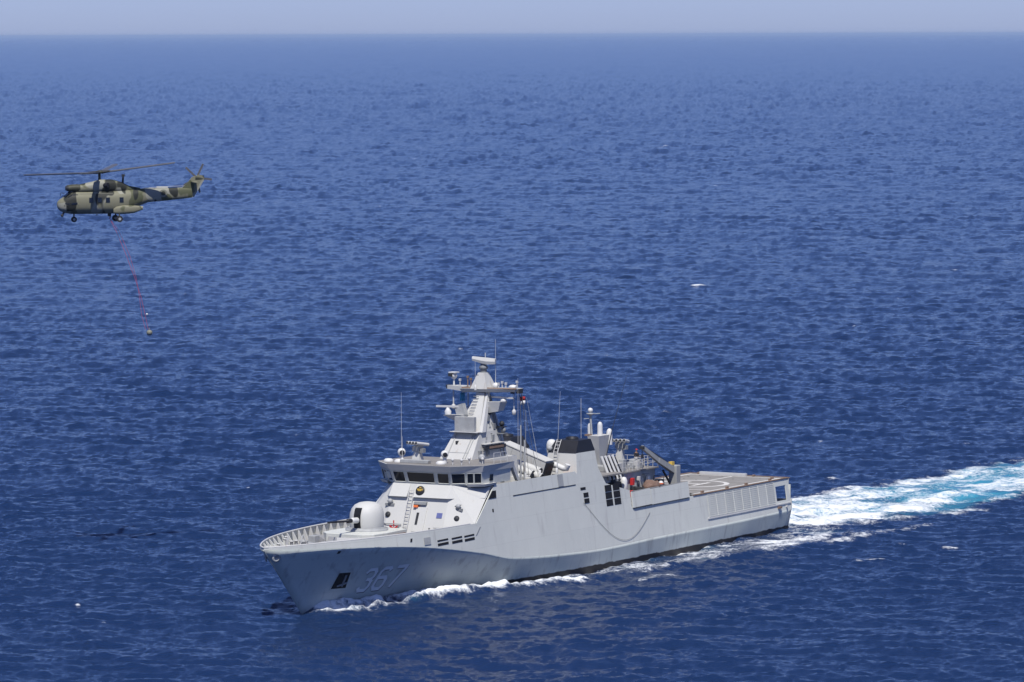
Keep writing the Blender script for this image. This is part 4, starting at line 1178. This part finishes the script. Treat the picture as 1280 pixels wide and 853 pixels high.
for k in range(14):
    b = MB(); x, y = random.uniform(24.8, 33), random.uniform(2.0, 3.3); h = random.uniform(.3, 1.1)
    b.tube([(x, y, 8.42), (x, y, 8.42 + h)], .05, 6); b.box((x, y, 8.42 + h), (.2, .2, .16)); b.build("roof_fitting", M['trim'] if k % 2 else M['midgrey'], dh)
# pack of raking white launch tubes above the louvres
b = MB(); b.box((34.2, 3.6, 7.35), (2.2, 2.0, .8)); b.tube([(34.4, 3.8, 7.7), (34.4, 3.8, 8.3)], .5, 10); dl = part(b, "decoy_launcher", M['dark'], bevel=.03)
for k in range(4):
    x = 35.5 - k * .72
    b = MB(); a = Vector((x - .25, 4.2, 8.0)); c = Vector((x + .25, 3.5, 10.3))
    b.tube([tuple(a), tuple(c)], .15, 10); b.build("decoy_tube", M['white'], dl)
    b = MB(); b.tube([tuple(a + Vector((-.33, .1, .15))), tuple(c + Vector((-.33, .1, -.15)))], .07, 6); b.build("tube_rail", M['black'], dl)

# port side folding bulwark by the boat bay, and its twin
for s in (1, -1):
    b = MB()
    for (xa, xb) in ((34.1, 30.35), (30.25, 22.4)):
        zb_ = 5.30
        q = []
        for pr in (.0, .12):
            q.append([(xa, s * (ytum(xa, zb_) + pr), zb_), (xb, s * (ytum(xb, zb_) + pr), zb_ + .06), (xb, s * (ytum(xb, 6.85) + pr), 6.88), (xa, s * (ytum(xa, 6.8) + pr), 6.8)])
        b.loft(q)
    sb = part(b, "side_screen", M['topside'], bevel=.02)
    b = MB()
    for t_ in (0, 1):
        pass
    b.loft([[(x, s * (ytum(x, zz) + .13), zz) for x, zz in ((33.9, 5.22), (22.5, 5.28), (22.5, 5.34), (33.9, 5.28))], [(x, s * (ytum(x, zz) + .02), zz) for x, zz in ((33.9, 5.2), (22.5, 5.26), (22.5, 5.36), (33.9, 5.3))]])
    b.build("screen_hinge", M['dark'], sb)
    b = MB(); b.tube([(x, s * (ytum(x, 6.9) + .06), 6.86 + .0) for x in np.linspace(34, 22.4, 6)], .06, 6); b.build("screen_rail", M['midgrey'], sb)
# boat bay floor, deck edge step
b = MB(); b.prism([(34.3, -5.95), (34.3, 5.95), (19.5, 5.9), (19.5, -5.9)], 5.30, 5.42); part(b, "bay_deck", M['deck'])

# knuckle-boom crane at the after corner of the boat bay
b = MB(); b.prism([(23.1, 4.1), (23.1, 5.0), (22.2, 5.0), (22.3, 4.1)], 5.42, 8.5); cr = part(b, "crane", M['olive_grey'] if 'olive_grey' in M else M['grey'], bevel=.08)
M['crane'] = paint("crane_grey", (0.33, 0.335, 0.325), .55, .1, 2.0)
cr.data.materials.clear(); cr.data.materials.append(M['crane'])
def beam(b, a, c, w0, w1):
    a, c = Vector(a), Vector(c); d = (c - a).normalized(); sd = d.cross(Vector((0, 0, 1))).normalized(); up = sd.cross(d)
    b.loft([[tuple(q + sd * (i * w) + up * (j * w * 1.25)) for i, j in ((-1, -1), (1, -1), (1, 1), (-1, 1))] for q, w in ((a, w0), (c, w1))])
b = MB(); beam(b, (22.8, 4.55, 7.95), (26.0, 4.45, 9.25), .24, .2); beam(b, (26.0, 4.45, 9.25), (29.0, 4.35, 10.75), .18, .13); b.build("crane_arm", M['crane'], cr)
b = MB(); beam(b, (24.2, 4.5, 8.75), (27.4, 4.4, 10.1), .12, .12); b.tube([(22.9, 4.2, 6.6), (24.7, 4.35, 8.1)], .11, 8); b.build("crane_ram", M['dark'], cr)
b = MB(); b.tube([(29.0, 4.35, 10.6), (29.0, 4.35, 10.0)], .04, 6); b.box((29.05, 4.35, 10.7), (.35, .4, .3)); b.box((29.0, 4.35, 9.85), (.2, .2, .35)); b.build("crane_hook", M['dark'], cr)
b = MB(); b.box((23.2, 4.5, 8.7), (.5, .4, .35)); b.build("crane_control", M['yellow'], cr)
b = MB(); b.box((24.2, 3.2, 6.3), (1.2, 1.4, 1.7)); b.box((23.9, 4.2, 6.0), (.7, .7, 1.2)); part(b, "winch_house", M['dark'], bevel=.05)
b = MB(); b.box((26.3, 1.9, 8.85), (1.5, .9, .8)); part(b, "crane_locker", M['grey'], bevel=.05)

# flight deck
b = MB()
pl = [(x, ytum(x, 5.4) - .02) for x in np.linspace(21.9, 0.1, 12)]
b.prism(pl + [(x, -y) for x, y in pl[::-1]], 5.30, 5.42); fd = part(b, "flight_deck", M['helideck'])
b = MB()
def line(pts, w, z=5.425):
    P = [Vector((q[0], q[1], 0)) for q in pts]
    for i in range(len(P) - 1):
        d = (P[i + 1] - P[i]).normalized(); n_ = Vector((-d.y, d.x, 0)) * w / 2
        e = d * w * .3
        b.add([tuple((P[i] - e + n_)[:2]) + (z,), tuple((P[i + 1] + e + n_)[:2]) + (z,), tuple((P[i + 1] + e - n_)[:2]) + (z,), tuple((P[i] - e - n_)[:2]) + (z,)], [(0, 1, 2, 3)])
line([(20.5, 5.3), (.8, 5.15)], .3); line([(.8, -5.15), (20.5, -5.3)], .3, 5.4255); line([(1.1, 4.9), (1.1, -4.9)], .3, 5.429)
b.build("deck_edge_line", M['marking'], fd)
b = MB(); n_ = 40
ro, ri = 3.9, 3.35
vv = [(10.5 + r_ * math.cos(k * 2 * math.pi / n_), r_ * math.sin(k * 2 * math.pi / n_), 5.433) for r_ in (ro, ri) for k in range(n_)]
b.add(vv, [(k, (k + 1) % n_, n_ + (k + 1) % n_, n_ + k) for k in range(n_)]); b.build("landing_circle", M['marking'], fd)
b = MB(); line([(12.2, 1.1), (8.8, 1.1)], .5, 5.437); line([(12.2, -1.1), (8.8, -1.1)], .5, 5.437); line([(10.5, .75), (10.5, -.75)], .5, 5.440); b.build("deck_letter", M['marking'], fd)
b = MB(); line([(20.3, 0), (14.7, 0)], .3, 5.437); line([(6.3, 0), (1.6, 0)], .3, 5.437); line([(16.2, 5.0), (16.2, 1.6)], .35, 5.441); b.build("approach_line", M['marking'], fd)
b = MB()
for k in range(24):
    x = random.uniform(2, 20); y = random.uniform(-5, 5); b.lathe([(.09, 0), (.09, .012), (0, .014)], (x, y, 5.42), 8)
b.build("tie_down_point", M['dark'], fd)
for s in (1, -1):
    b = MB(); b.tube([(x, s * (ytum(x, 5.4) + .03), 5.44) for x in np.linspace(21.5, 0, 12)], .07, 6); b.build("deck_edge", M['rust'], fd)
b = MB(); b.box((-.05, 0, 5.42), (.14, 11.5, .14)); b.box((-.4, 0, 5.36), (.7, 11.2, .06)); b.build("deck_edge", M['rust'], fd)
b = MB(); b.box((.4, -1.6, 5.56), (.35, 5.4, .26)); b.build("folded_net", M['trim'], fd)
for (x, y) in ((18.5, 5.45), (13.2, 5.5), (9.0, 5.5), (3.4, 5.35), (2.0, 4.9), (.5, 2.0), (.5, -4.4)):
    b = MB(); b.box((x, y, 5.52), (.4, .2, .2)); b.build("deck_light", M['rust'], fd)

# lowered safety nets along the after side: eight framed panels of wire and bars to a side
def net(s, xa, xb):
    z0a, z1 = 2.95 + .12, 5.22
    b = MB()
    pt = lambda x, z: (x, s * (ytum(x, z) + .032), z)
    for (p0, p1) in (((xa, z0a), (xb, z0a)), ((xa, z1), (xb, z1)), ((xa, z0a), (xa, z1)), ((xb, z0a), (xb, z1))):
        b.tube([pt(*p0), pt(*p1)], .018, 4)
    o = part(b, "net_frame", M['topside'])
    q = MB()
    for k in range(1, 11):
        z = z0a + (z1 - z0a) * k / 11; q.tube([pt(xa, z), pt(xb, z)], .015, 4)
    q.build("net_bars", M['net_back'], o)
    q = MB(); q.add([(x, s * (ytum(x, z) + .015), z) for x, z in ((xa, z0a), (xb, z0a), (xb, z1), (xa, z1))], [(0, 1, 2, 3)]); q.build("net_backing", M['net_back'], o, solid=.01)
M['net_back'] = paint("net_backing_grey", (0.53, 0.54, 0.505), .7, .06, 1.0)
for s in (1, -1):
    xe = np.linspace(18.6, 3.5, 9)
    for k in range(8): net(s, xe[k] - .02, xe[k + 1] + .02)
    b = MB(); b.loft([[(x, s * (ytum(x, z) + pr), z) for z, pr in ((2.86, .0), (2.86, .1), (2.98, .1), (2.98, .0))] for x in np.linspace(19, .1, 10)]); part(b, "net_shelf", M['trim'])
    for (x, mt) in ((2.9, M['rust']), (1.2, M['trim'])):
        b = MB(); b.box((x, s * (ytum(x, 2.6) + .1), 2.62), (.7 if mt is M['rust'] else .25, .2, .2)); part(b, "stern_fitting", mt)

# ------------------------------------------------------------------ things carried on the ship (each a thing of its own)
def ship_thing(name, x, y, z, rotz, label, cat, group=None):
    return empty(name, ship_pt(x, y, z), HEAD + rotz, label, cat, group)
# rigid inflatable boat in the bay
t = ship_thing("inflatable_boat", 27.4, 4.15, 5.9, 0, "dark rigid inflatable boat stowed in the bay below the crane", "boat")
b = MB()
for s in (1, -1): b.tube([(-2.7, s * .75, .55), (1.2, s * .8, .6), (2.3, s * .5, .75), (2.85, 0, .85)], .25, 10)
b.build("inflatable_tube", M['blackrubber'], t)
b = MB(); b.loft([[(x, y, z) for y, z in ((-w, .45), (-w * .5, .1), (0, -.1 + k), (w * .5, .1), (w, .45))] for x, w, k in ((-2.6, .7, 0), (0, .72, 0), (1.8, .45, .1), (2.6, .08, .45))], True, False); b.build("boat_hull", M['midgrey'], t)
b = MB(); b.box((-.4, 0, .95), (.7, .6, .9)); b.box((-1.3, 0, .8), (.8, .5, .5)); b.build("console", M['grey'], t, bevel=.05)
b = MB(); b.tube([(-2.1, -.6, .6), (-2.2, -.55, 1.7), (-2.2, .55, 1.7), (-2.1, .6, .6)], .05, 6); b.build("roll_bar", M['dark'], t)
b = MB(); b.box((-2.75, 0, .8), (.4, .5, .8)); b.build("outboard_engine", M['black'], t, bevel=.08)
b = MB(); b.box((0, 0, -.28), (3.6, .25, .4)); b.build("cradle", M['grey'], t)
# brown canvas bundle heaped beside the boat
b = MB(); rng = random.Random(3)
rings = []
for i in range(9):
    a = i / 8; w = .2 + math.sin(a * math.pi) * .6; rings.append([((a - .5) * 2.3, w * math.cos(k * 2 * math.pi / 12) * rng.uniform(.6, 1.3), .55 + (.15 + .5 * math.sin(a * math.pi)) * math.sin(k * 2 * math.pi / 12) * rng.uniform(.5, 1.3)) for k in range(12)])
b.loft(rings, True, True)
o = b.build("canvas_bundle", M['brown'], None, loc=ship_pt(28.3, 5.0, 6.3)); o.rotation_euler = (0, 0, HEAD)
tag(o, "rumpled brown canvas bundle heaped behind the side screen beside the boat", "canvas bundle")
# lifebuoy rings
for (x, y, z, lb) in ((27.0, 5.35, 6.95, "small white and orange buoy on the side screen beside the brown bundle"),):
    b = MB(); b.ball((0, 0, .16), .26, 12); o = b.build("marker_buoy", M['white'], None, loc=ship_pt(x, y, z - .05)); tag(o, lb, "buoy")
    q = MB(); q.tube([(0, 0, .1), (0, 0, .22)], .27, 12); q.build("buoy_band", M['orange'], o)
# sailor on the deckhouse roof: skin-grown body with arms to the rail
def sailor():
    t = ship_thing("person", 25.9, 2.0, 8.43, R(70), "person in dark clothes and red cap standing on the after deckhouse roof", "person")
    J = [((0, 0, .95), .15), ((0, 0, 1.15), .14), ((0, 0, 1.38), .16), ((0, 0, 1.5), .07), ((.02, 0, 1.58), .075), ((.03, 0, 1.66), .095), ((.02, 0, 1.75), .07),
         ((0, .1, .9), .105), ((.03, .12, .5), .07), ((0, .13, .1), .05), ((.13, .15, .04), .045),
         ((0, -.1, .9), .105), ((.02, -.12, .5), .07), ((-.02, -.13, .1), .05), ((.11, -.15, .04), .045),
         ((0, .2, 1.4), .065), ((.06, .27, 1.13), .05), ((.27, .22, 1.02), .038), ((.36, .2, 1.02), .035),
         ((0, -.2, 1.4), .065), ((.05, -.28, 1.13), .05), ((.27, -.22, 1.02), .038), ((.36, -.2, 1.02), .035)]
    E_ = [(0, 1), (1, 2), (2, 3), (3, 4), (4, 5), (5, 6), (0, 7), (7, 8), (8, 9), (9, 10), (0, 11), (11, 12), (12, 13), (13, 14), (2, 15), (15, 16), (16, 17), (17, 18), (2, 19), (19, 20), (20, 21), (21, 22)]
    def grow(name, J, E_, mat, parent, root=0):
        me = bpy.data.meshes.new(name); me.from_pydata([j[0] for j in J], E_, []); o = bpy.data.objects.new(name, me); COL.objects.link(o)
        md = o.modifiers.new("skin", 'SKIN'); md.use_smooth_shade = True
        sv = me.skin_vertices[0].data if me.skin_vertices else None
        if sv is None:
            bpy.context.view_layer.objects.active = o; bpy.ops.mesh.customdata_skin_add() ; sv = me.skin_vertices[0].data
        for i, j in enumerate(J): sv[i].radius = (j[1], j[1]); sv[i].use_root = (i == root)
        sub = o.modifiers.new("sub", 'SUBSURF'); sub.levels = 1; sub.render_levels = 2
        me.materials.append(mat); o.parent = parent
        return o
    body = grow("body", J, E_, M['skin'], t)
    # clothing: jacket with sleeves and trousers over the body, ending at neck, wrists and ankles
    JJ = [(p, r + .018) for p, r in J]
    jk = [0, 1, 2, 15, 16, 17, 19, 20, 21]; mp_ = {q: i for i, q in enumerate(jk)}
    grow("jacket", [JJ[q] for q in jk], [(mp_[a], mp_[c]) for a, c in E_ if a in mp_ and c in mp_], M['cloth'], t)
    tr_ = [0, 7, 8, 9, 11, 12, 13]; mp2 = {q: i for i, q in enumerate(tr_)}
    grow("trousers", [JJ[q] for q in tr_], [(mp2[a], mp2[c]) for a, c in E_ if a in mp2 and c in mp2], M['cloth'], t)
    q = MB(); q.ball((.02, 0, 1.74), .115, 12, .8, 0.0); q.box((.13, 0, 1.745), (.12, .15, .02)); q.build("cap", M['red'], t)
    q = MB()
    for s in (1, -1): q.box((.115, s * .035, 1.675), (.02, .022, .014))
    q.build("eyes", M['black'], t)
    q = MB(); q.box((.125, 0, 1.645), (.035, .022, .04)); q.box((.112, 0, 1.605), (.015, .05, .012)); q.build("face_features", M['skin'], t)
    q = MB()
    for s in (1, -1):
        for k in range(4): q.tube([(.36, s * (.17 + k * .02), 1.03), (.41, s * (.17 + k * .02), 1.03), (.43, s * (.17 + k * .02), 1.0 - .004 * k)], .009, 5)
        q.tube([(.35, s * .165, 1.02), (.39, s * .15, 1.0)], .01, 5)
    q.build("fingers", M['skin'], t)
    q = MB()
    for s in (1, -1): q.box((.06, s * .14, .045), (.28, .1, .09))
    q.build("boots", M['black'], t, bevel=.02)
sailor()
# white rail frame in front of the sailor's place
b = MB()
for (a, c) in (((25.6, 2.75), (26.5, 2.75)), ((26.5, 2.75), (26.5, 2.1))):
    for z in (.55, 1.05): b.tube([(*a, 8.42 + z), (*c, 8.42 + z)], .03, 5)
    for q in (a, c): b.tube([(*q, 8.42), (*q, 9.5)], .03, 5)
b.build("lookout_rail", M['trim'], dh)
# rope looped down the side
P = []
for k in range(25):
    a = k / 24; x = 43.6 - 12.8 * a; z = 6.6 - 2.0 * a - 3.1 * math.sin(math.pi * a ** 1.08)
    yy = (ytum(x, z) if z > zK(x) else hull_y(x, z)) + .06
    P.append(ship_pt(x, yy, z))
b = MB(); b.tube(P, .016, 5); o = b.build("mooring_rope", M['rope']); tag(o, "slack grey rope looped down the warship's port side below the louvres", "rope")
# flags on the halyards
def flag(x, y, z, w, h, cols, label):
    t = None
    for k, c in enumerate(cols):
        q = MB(); n = 6; vs_ = []
        for i in range(n + 1):
            for j in (0, 1): vs_.append((-.0 - i / n * w, .08 * math.sin(i * 1.3), -k * h / len(cols) - j * h / len(cols)))
        q.add(vs_, [(2 * i, 2 * i + 1, 2 * i + 3, 2 * i + 2) for i in range(n)], True)
        if t is None:
            t = q.build("flag", c, None, loc=ship_pt(x, y, z), solid=.01); t.rotation_euler = (0, 0, HEAD + R(-20)); tag(t, label, "flag")
        else: q.build("flag_stripe", c, t, solid=.01)
M['flag_red'] = paint("faded_red_cloth", (0.30, 0.025, 0.03), .85, .1, 3.0)
flag(51.9, 3.7, 17.2, .6, .75, [M['flag_red'], M['white']], "small red and white flag hanging below the port end of the yard")
flag(52.3, -2.6, 17.4, .55, .8, [M['flag_blue']], "small pale blue signal flag hanging below the starboard yard arm")

# ------------------------------------------------------------------ helicopter
HY = 470.0
SC = FOCAL_PX / HY
hx = (125 - 640) / SC
hz = CAM_H - (267 - 45) / SC
HANG = R(180 + 14)
heli = empty("helicopter", (hx, HY, hz), HANG, "green and tan camouflaged helicopter hovering over the open sea", "helicopter")
def sect(x, zb_, zt_, hw, n=24, e=2.6, top=None):
    zc = (zb_ + zt_) / 2; hh = (zt_ - zb_) / 2; out = []
    for k in range(n):
        a = k * 2 * math.pi / n; c, s = math.cos(a), math.sin(a)
        out.append((x, math.copysign(abs(c) ** (2 / e), c) * hw, zc + math.copysign(abs(s) ** (2 / e), s) * hh))
    return out
b = MB()
S = [(4.2, .8, 1.1, .12), (4.1, .52, 1.3, .42), (3.85, .28, 1.5, .68), (3.4, .1, 1.78, .9), (2.9, .02, 2.15, 1.0), (2.4, 0, 2.28, 1.04), (1.5, 0, 2.3, 1.06), (0, 0, 2.3, 1.06), (-1.4, 0, 2.3, 1.06), (-2.2, .12, 2.32, 1.03),
     (-3.0, .38, 2.36, .92), (-3.9, .74, 2.42, .7), (-4.8, 1.08, 2.46, .5), (-6.5, 1.22, 2.5, .38), (-8.2, 1.38, 2.5, .3), (-9.2, 1.5, 2.45, .22)]
b.loft([sect(*q) for q in S], True, True); b.build("fuselage", M['camo'], heli)
b = MB()
S = [(2.15, 2.1, 2.85, .74), (1.6, 2.1, 2.98, .8), (.75, 2.1, 3.15, .82), (0, 2.1, 3.36, .8), (-1.2, 2.1, 3.36, .74), (-2.1, 2.1, 3.12, .6), (-2.9, 2.15, 2.72, .42), (-4.0, 2.2, 2.5, .25)]
b.loft([sect(*q, 20, 2.8) for q in S], True, True); cow = b.build("engine_cowling", M['camo'], heli)
for s in (1, -1):
    b = MB(); b.tube([(2.0, s * .42, 2.55), (2.6, s * .42, 2.56), (3.15, s * .42, 2.52)], [.36, .35, .30], 14); o = b.build("engine_intake", M['olive'], cow)
    b = MB(); b.tube([(3.15, s * .42, 2.52), (3.3, s * .42, 2.52)], [.27, .2], 14); b.build("intake_screen", M['dark'], o)
    b = MB(); b.tube([(-.35, s * .6, 2.8), (-.7, s * .95, 2.82)], .24, 12); o = b.build("exhaust_pipe", M['black'], cow)
    b = MB(); b.loft([sect(-1.2, .1, .5, .05), sect(-1.5, .0, .72, .22), sect(-2.2, -.02, .85, .3), (sect(-3.2, .06, .82, .28)), sect(-4.1, .4, .75, .1)], True, True)
    for i, q in enumerate(b.v): b.v[i] = (q[0], q[1] + s * 1.02, q[2])
    b.build("sponson", M['camo'], heli)
# glazing
def pane(pts, nm="window", mt=None, par=None):
    q = MB(); q.add(pts, [tuple(range(len(pts)))]); return q.build(nm, mt or M['glass'], par or heli, solid=.015)
def surf_y(x, z):
    SS = [(4.2, .8, 1.1, .12), (4.1, .52, 1.3, .42), (3.85, .28, 1.5, .68), (3.4, .1, 1.78, .9), (2.9, .02, 2.15, 1.0), (2.4, 0, 2.28, 1.04), (1.5, 0, 2.3, 1.06), (-1.4, 0, 2.3, 1.06), (-2.2, .12, 2.32, 1.03), (-3.0, .38, 2.36, .92)]
    xs_ = [q[0] for q in SS][::-1]
    zb_ = np.interp(x, xs_, [q[1] for q in SS][::-1]); zt_ = np.interp(x, xs_, [q[2] for q in SS][::-1]); hw = np.interp(x, xs_, [q[3] for q in SS][::-1])
    t = min(1, abs((z - (zb_ + zt_) / 2) / ((zt_ - zb_) / 2)))
    return hw * (1 - t ** 2.6) ** (1 / 2.6)
for s in (1, -1):
    P = lambda pts: [(x, s * (surf_y(x, z) + .02), z) for x, z in pts]
    pane(P([(3.55, 1.02), (3.05, .95), (2.85, 1.9), (3.2, 1.72)]), "cockpit_window"); pane(P([(2.95, .95), (2.35, 1.0), (2.3, 1.95), (2.75, 1.93)]), "cockpit_window")
    pane(P([(3.7, .45), (3.3, .3), (3.2, .75), (3.6, .9)]), "chin_window")
    for x in (1.0, .15, -.65, -2.0): pane(P([(x + .2, 1.15), (x - .2, 1.15), (x - .2, 1.62), (x + .2, 1.62)]), "cabin_window")
    q = MB()
    for (a, c) in (((3.12, .9), (2.82, 1.95)), ((2.28, .9), (2.25, 2.0))): q.tube([(a[0], s * (surf_y(*a) + .03), a[1]), (c[0], s * (surf_y(*c) + .03), c[1])], .035, 5)
    q.build("window_post", M['camo'], heli)
    q = MB(); q.tube([(x, s * (surf_y(x, 2.0) + .02), 2.0) for x in (2.1, 1, 0, -1.2)], .03, 5); q.build("door_rail", M['sponson'], heli)
    q = MB(); q.add([(x, s * (surf_y(x, z) + .012), z) for x, z in ((.62, .1), (.58, .1), (.58, 1.95), (.62, 1.95))], [(0, 1, 2, 3)]); q.build("door_seam", M['olive'], heli, solid=.01)
    # roundel
    q = MB(); q.tube([(-6.25, s * .33, 1.95), (-6.25, s * .415, 1.95)], .38, 18); o = q.build("roundel", M['roundel_pale'] if 'roundel_pale' in M else M['sponson'], heli)
    q = MB(); q.tube([(-6.25, s * .38, 1.95), (-6.25, s * .43, 1.95)], .22, 16); q.build("roundel_centre", M['olive'], o)
for y0, y1 in ((-.62, -.06), (.06, .62)):
    pane([(3.62 - abs(y0) * .25, y0, 1.72), (3.62 - abs(y1) * .25, y1, 1.72), (3.02 - abs(y1) * .2, y1, 2.22), (3.02 - abs(y0) * .2, y0, 2.22)], "windscreen")
# tail fin, stabiliser, tail rotor
b = MB(); pr = [(-8.1, 2.42), (-8.65, 2.85), (-9.2, 3.5), (-9.85, 3.72), (-10.35, 3.65), (-10.35, 3.2), (-9.75, 2.2), (-9.35, 1.55), (-8.4, 1.45)]
b.loft([[(x, w, z) for x, z in pr] for w in (-.16, .16)]); b.build("tail_fin", M['camo'], heli, bevel=.05)
b = MB(); b.tube([(-9.5, 0, 3.42), (-10.4, 0, 3.3)], [.24, .16], 10); b.build("tail_gearbox", M['olive'], heli)
b = MB(); b.hexa([(-9.0, .1, 3.0), (-9.6, .1, 3.0), (-9.5, 2.0, 3.0), (-9.1, 2.0, 3.0), (-9.0, .1, 3.07), (-9.6, .1, 3.07), (-9.5, 2.0, 3.05), (-9.1, 2.0, 3.05)]); b.build("stabiliser", M['camo'], heli)
b = MB(); b.tube([(-9.75, -.1, 3.4), (-9.75, -.5, 3.42)], .12, 10); trt = b.build("tail_rotor", M['olive'], heli)
for k in range(5):
    a = R(115 + 72 * k); q = MB(); d = Vector((math.cos(a), 0, math.sin(a))); p_ = Vector((-math.sin(a), 0, math.cos(a))) * .1; c = Vector((-9.75, -.46, 3.42))
    q.loft([[tuple(c + d * r_ + p_ * w + Vector((0, t_, 0))) for w, t_ in ((-1, -.015), (1, -.015), (1, .015), (-1, .015))] for r_ in (.15, 1.5)]); q.build("tail_blade", M['blade'], trt)
# main rotor
b = MB(); b.tube([(0, 0, 3.3), (0, 0, 4.1)], .13, 10); b.lathe([(.3, 0), (.42, .08), (.42, .2), (.15, .3), (0, .32)], (0, 0, 3.95), 14); rot = b.build("main_rotor", M['olive'], heli)
TL = Matrix.Rotation(R(5.0), 3, 'Y')
for k in range(4):
    az = R(-22 + 90 * k); d = Vector((math.cos(az), math.sin(az), 0)); sd = Vector((-math.sin(az), math.cos(az), 0))
    q = MB(); secs = []
    for r_, w, th_ in ((.3, .1, .09), (1.0, .1, .07), (1.15, .3, .085), (7.3, .3, .075), (7.6, .16, .05)):
        con = .22 * r_ / 7.6 + .14 * (r_ / 7.6) ** 2
        secs.append([tuple(TL @ (d * r_ + sd * w * i + Vector((0, 0, con + j * th_ + i * .03)))) for i, j in ((-1, 0), (-.3, -1), (1, -.3), (1, .3), (-.3, 1))])
    q.loft([[(x, y, z + 4.05) for x, y, z in s_] for s_ in secs]); q.build("rotor_blade", M['blade'], rot)
    q = MB(); q.tube([tuple(TL @ (d * .2) + Vector((0, 0, 4.06))), tuple(TL @ (d * 1.1) + Vector((0, 0, 4.1)))], [.16, .11], 8); q.build("blade_grip", M['dark'], rot)
# undercarriage
def wheel(x, y, z, r, w, legtop):
    q = MB(); q.tube([(x, y, z), legtop], .07, 8); lg = q.build("landing_gear_leg", M['olive'], heli)
    for s in (1, -1):
        q = MB(); q.tube([(x, y + s * .1 - w / 2 + (w if s > 0 else 0) * 0, z), (x, y + s * .1 + w / 2, z)], r, 16); q.build("tyre", M['blackrubber'], lg)
        q = MB(); q.tube([(x, y + s * .1 - w / 2 - .012, z), (x, y + s * .1 + w / 2 + .012, z)], r * .45, 12); q.build("wheel_rim", M['grey'], lg)
wheel(2.55, 0, -.52, .27, .16, (2.55, 0, .1))
for s in (1, -1): wheel(-1.75, s * 1.25, -.48, .31, .2, (-1.75, s * 1.1, .2))
b = MB(); b.tube([(3.55, .3, .25), (3.75, .3, -.1)], .1, 8); b.ball((3.75, .3, -.12), .15, 10); b.build("search_light", M['dark'], heli)
b = MB(); b.box((-.95, 0, -.1), (.3, .3, .3)); b.tube([(-.95, 0, 0), (-1.05, 0, -.4)], .06, 6); b.build("cargo_hook", M['dark'], heli)
b = MB(); b.tube([(-2.3, 0, 3.0), (-2.35, 0, 3.75)], .1, 8); b.box((-2.35, 0, 3.75), (.3, .15, .2)); b.build("beacon_mast", M['dark'], heli)
b = MB(); b.tube([(3.4, -.4, 2.0), (3.75, -.4, 2.1), (3.8, -.4, 1.75)], .03, 5); b.tube([(.3, .2, -.02), (.3, .2, -.15)], .06, 5); b.build("pitot_probe", M['dark'], heli)
b = MB(); b.tube([(-4.2, .3, 2.48), (-6.8, .25, 2.62), (-8.6, .1, 2.65)], .02, 5); b.box((-6.2, 0, 2.55), (1.1, .16, .14)); b.build("tail_aerial", M['trim'], heli)

# sling under the helicopter
def hw(px, py):                                   # point in the helicopter's vertical plane, metres from its hook
    return (hx + (px - 125) / SC, HY, hz + (267 - py) / SC)
PTS = [(136.5, 271.5), (146, 290), (158, 320), (168, 347), (175.5, 370), (181, 395), (184.5, 412)]
path = [hw(*q) for q in PTS]
b = MB(); b.tube(path, .016, 6); o = b.build("sling_strap", M['rope_red']); tag(o, "long thin red sling strap trailing below the helicopter's belly", "sling")
b = MB(); path2 = [(x + .35 * math.sin(i * .9), y, z) for i, (x, y, z) in enumerate(path)]; b.tube(path2, .012, 5); q = b.build("tail_line", M['rope_red'], o)
e = path[-1]
b = MB(); b.lathe([(.0, -.42), (.16, -.38), (.27, -.22), (.29, -.06), (.22, .08), (.08, .13), (0, .14)], (0, 0, 0), 14); w_ = b.build("sling_weight", M['sponson'], None, loc=(e[0] + .12, e[1], e[2] - .2)); tag(w_, "small dull grey rounded weight hanging at the red sling's lower end", "weight")
b = MB(); b.tube([(0, 0, -.4), (0, 0, -.2)], [.17, .3], 12); b.tube([(-.02, 0, .1), (0, 0, .35)], .05, 6); b.build("weight_collar", M['midgrey'], w_)
b = MB(); b.ball((0, 0, 0), .1, 8); q = b.build("sling_buckle", M['white'], o, loc=(0, 0, 0)); q.location = Vector(hw(183, 393))
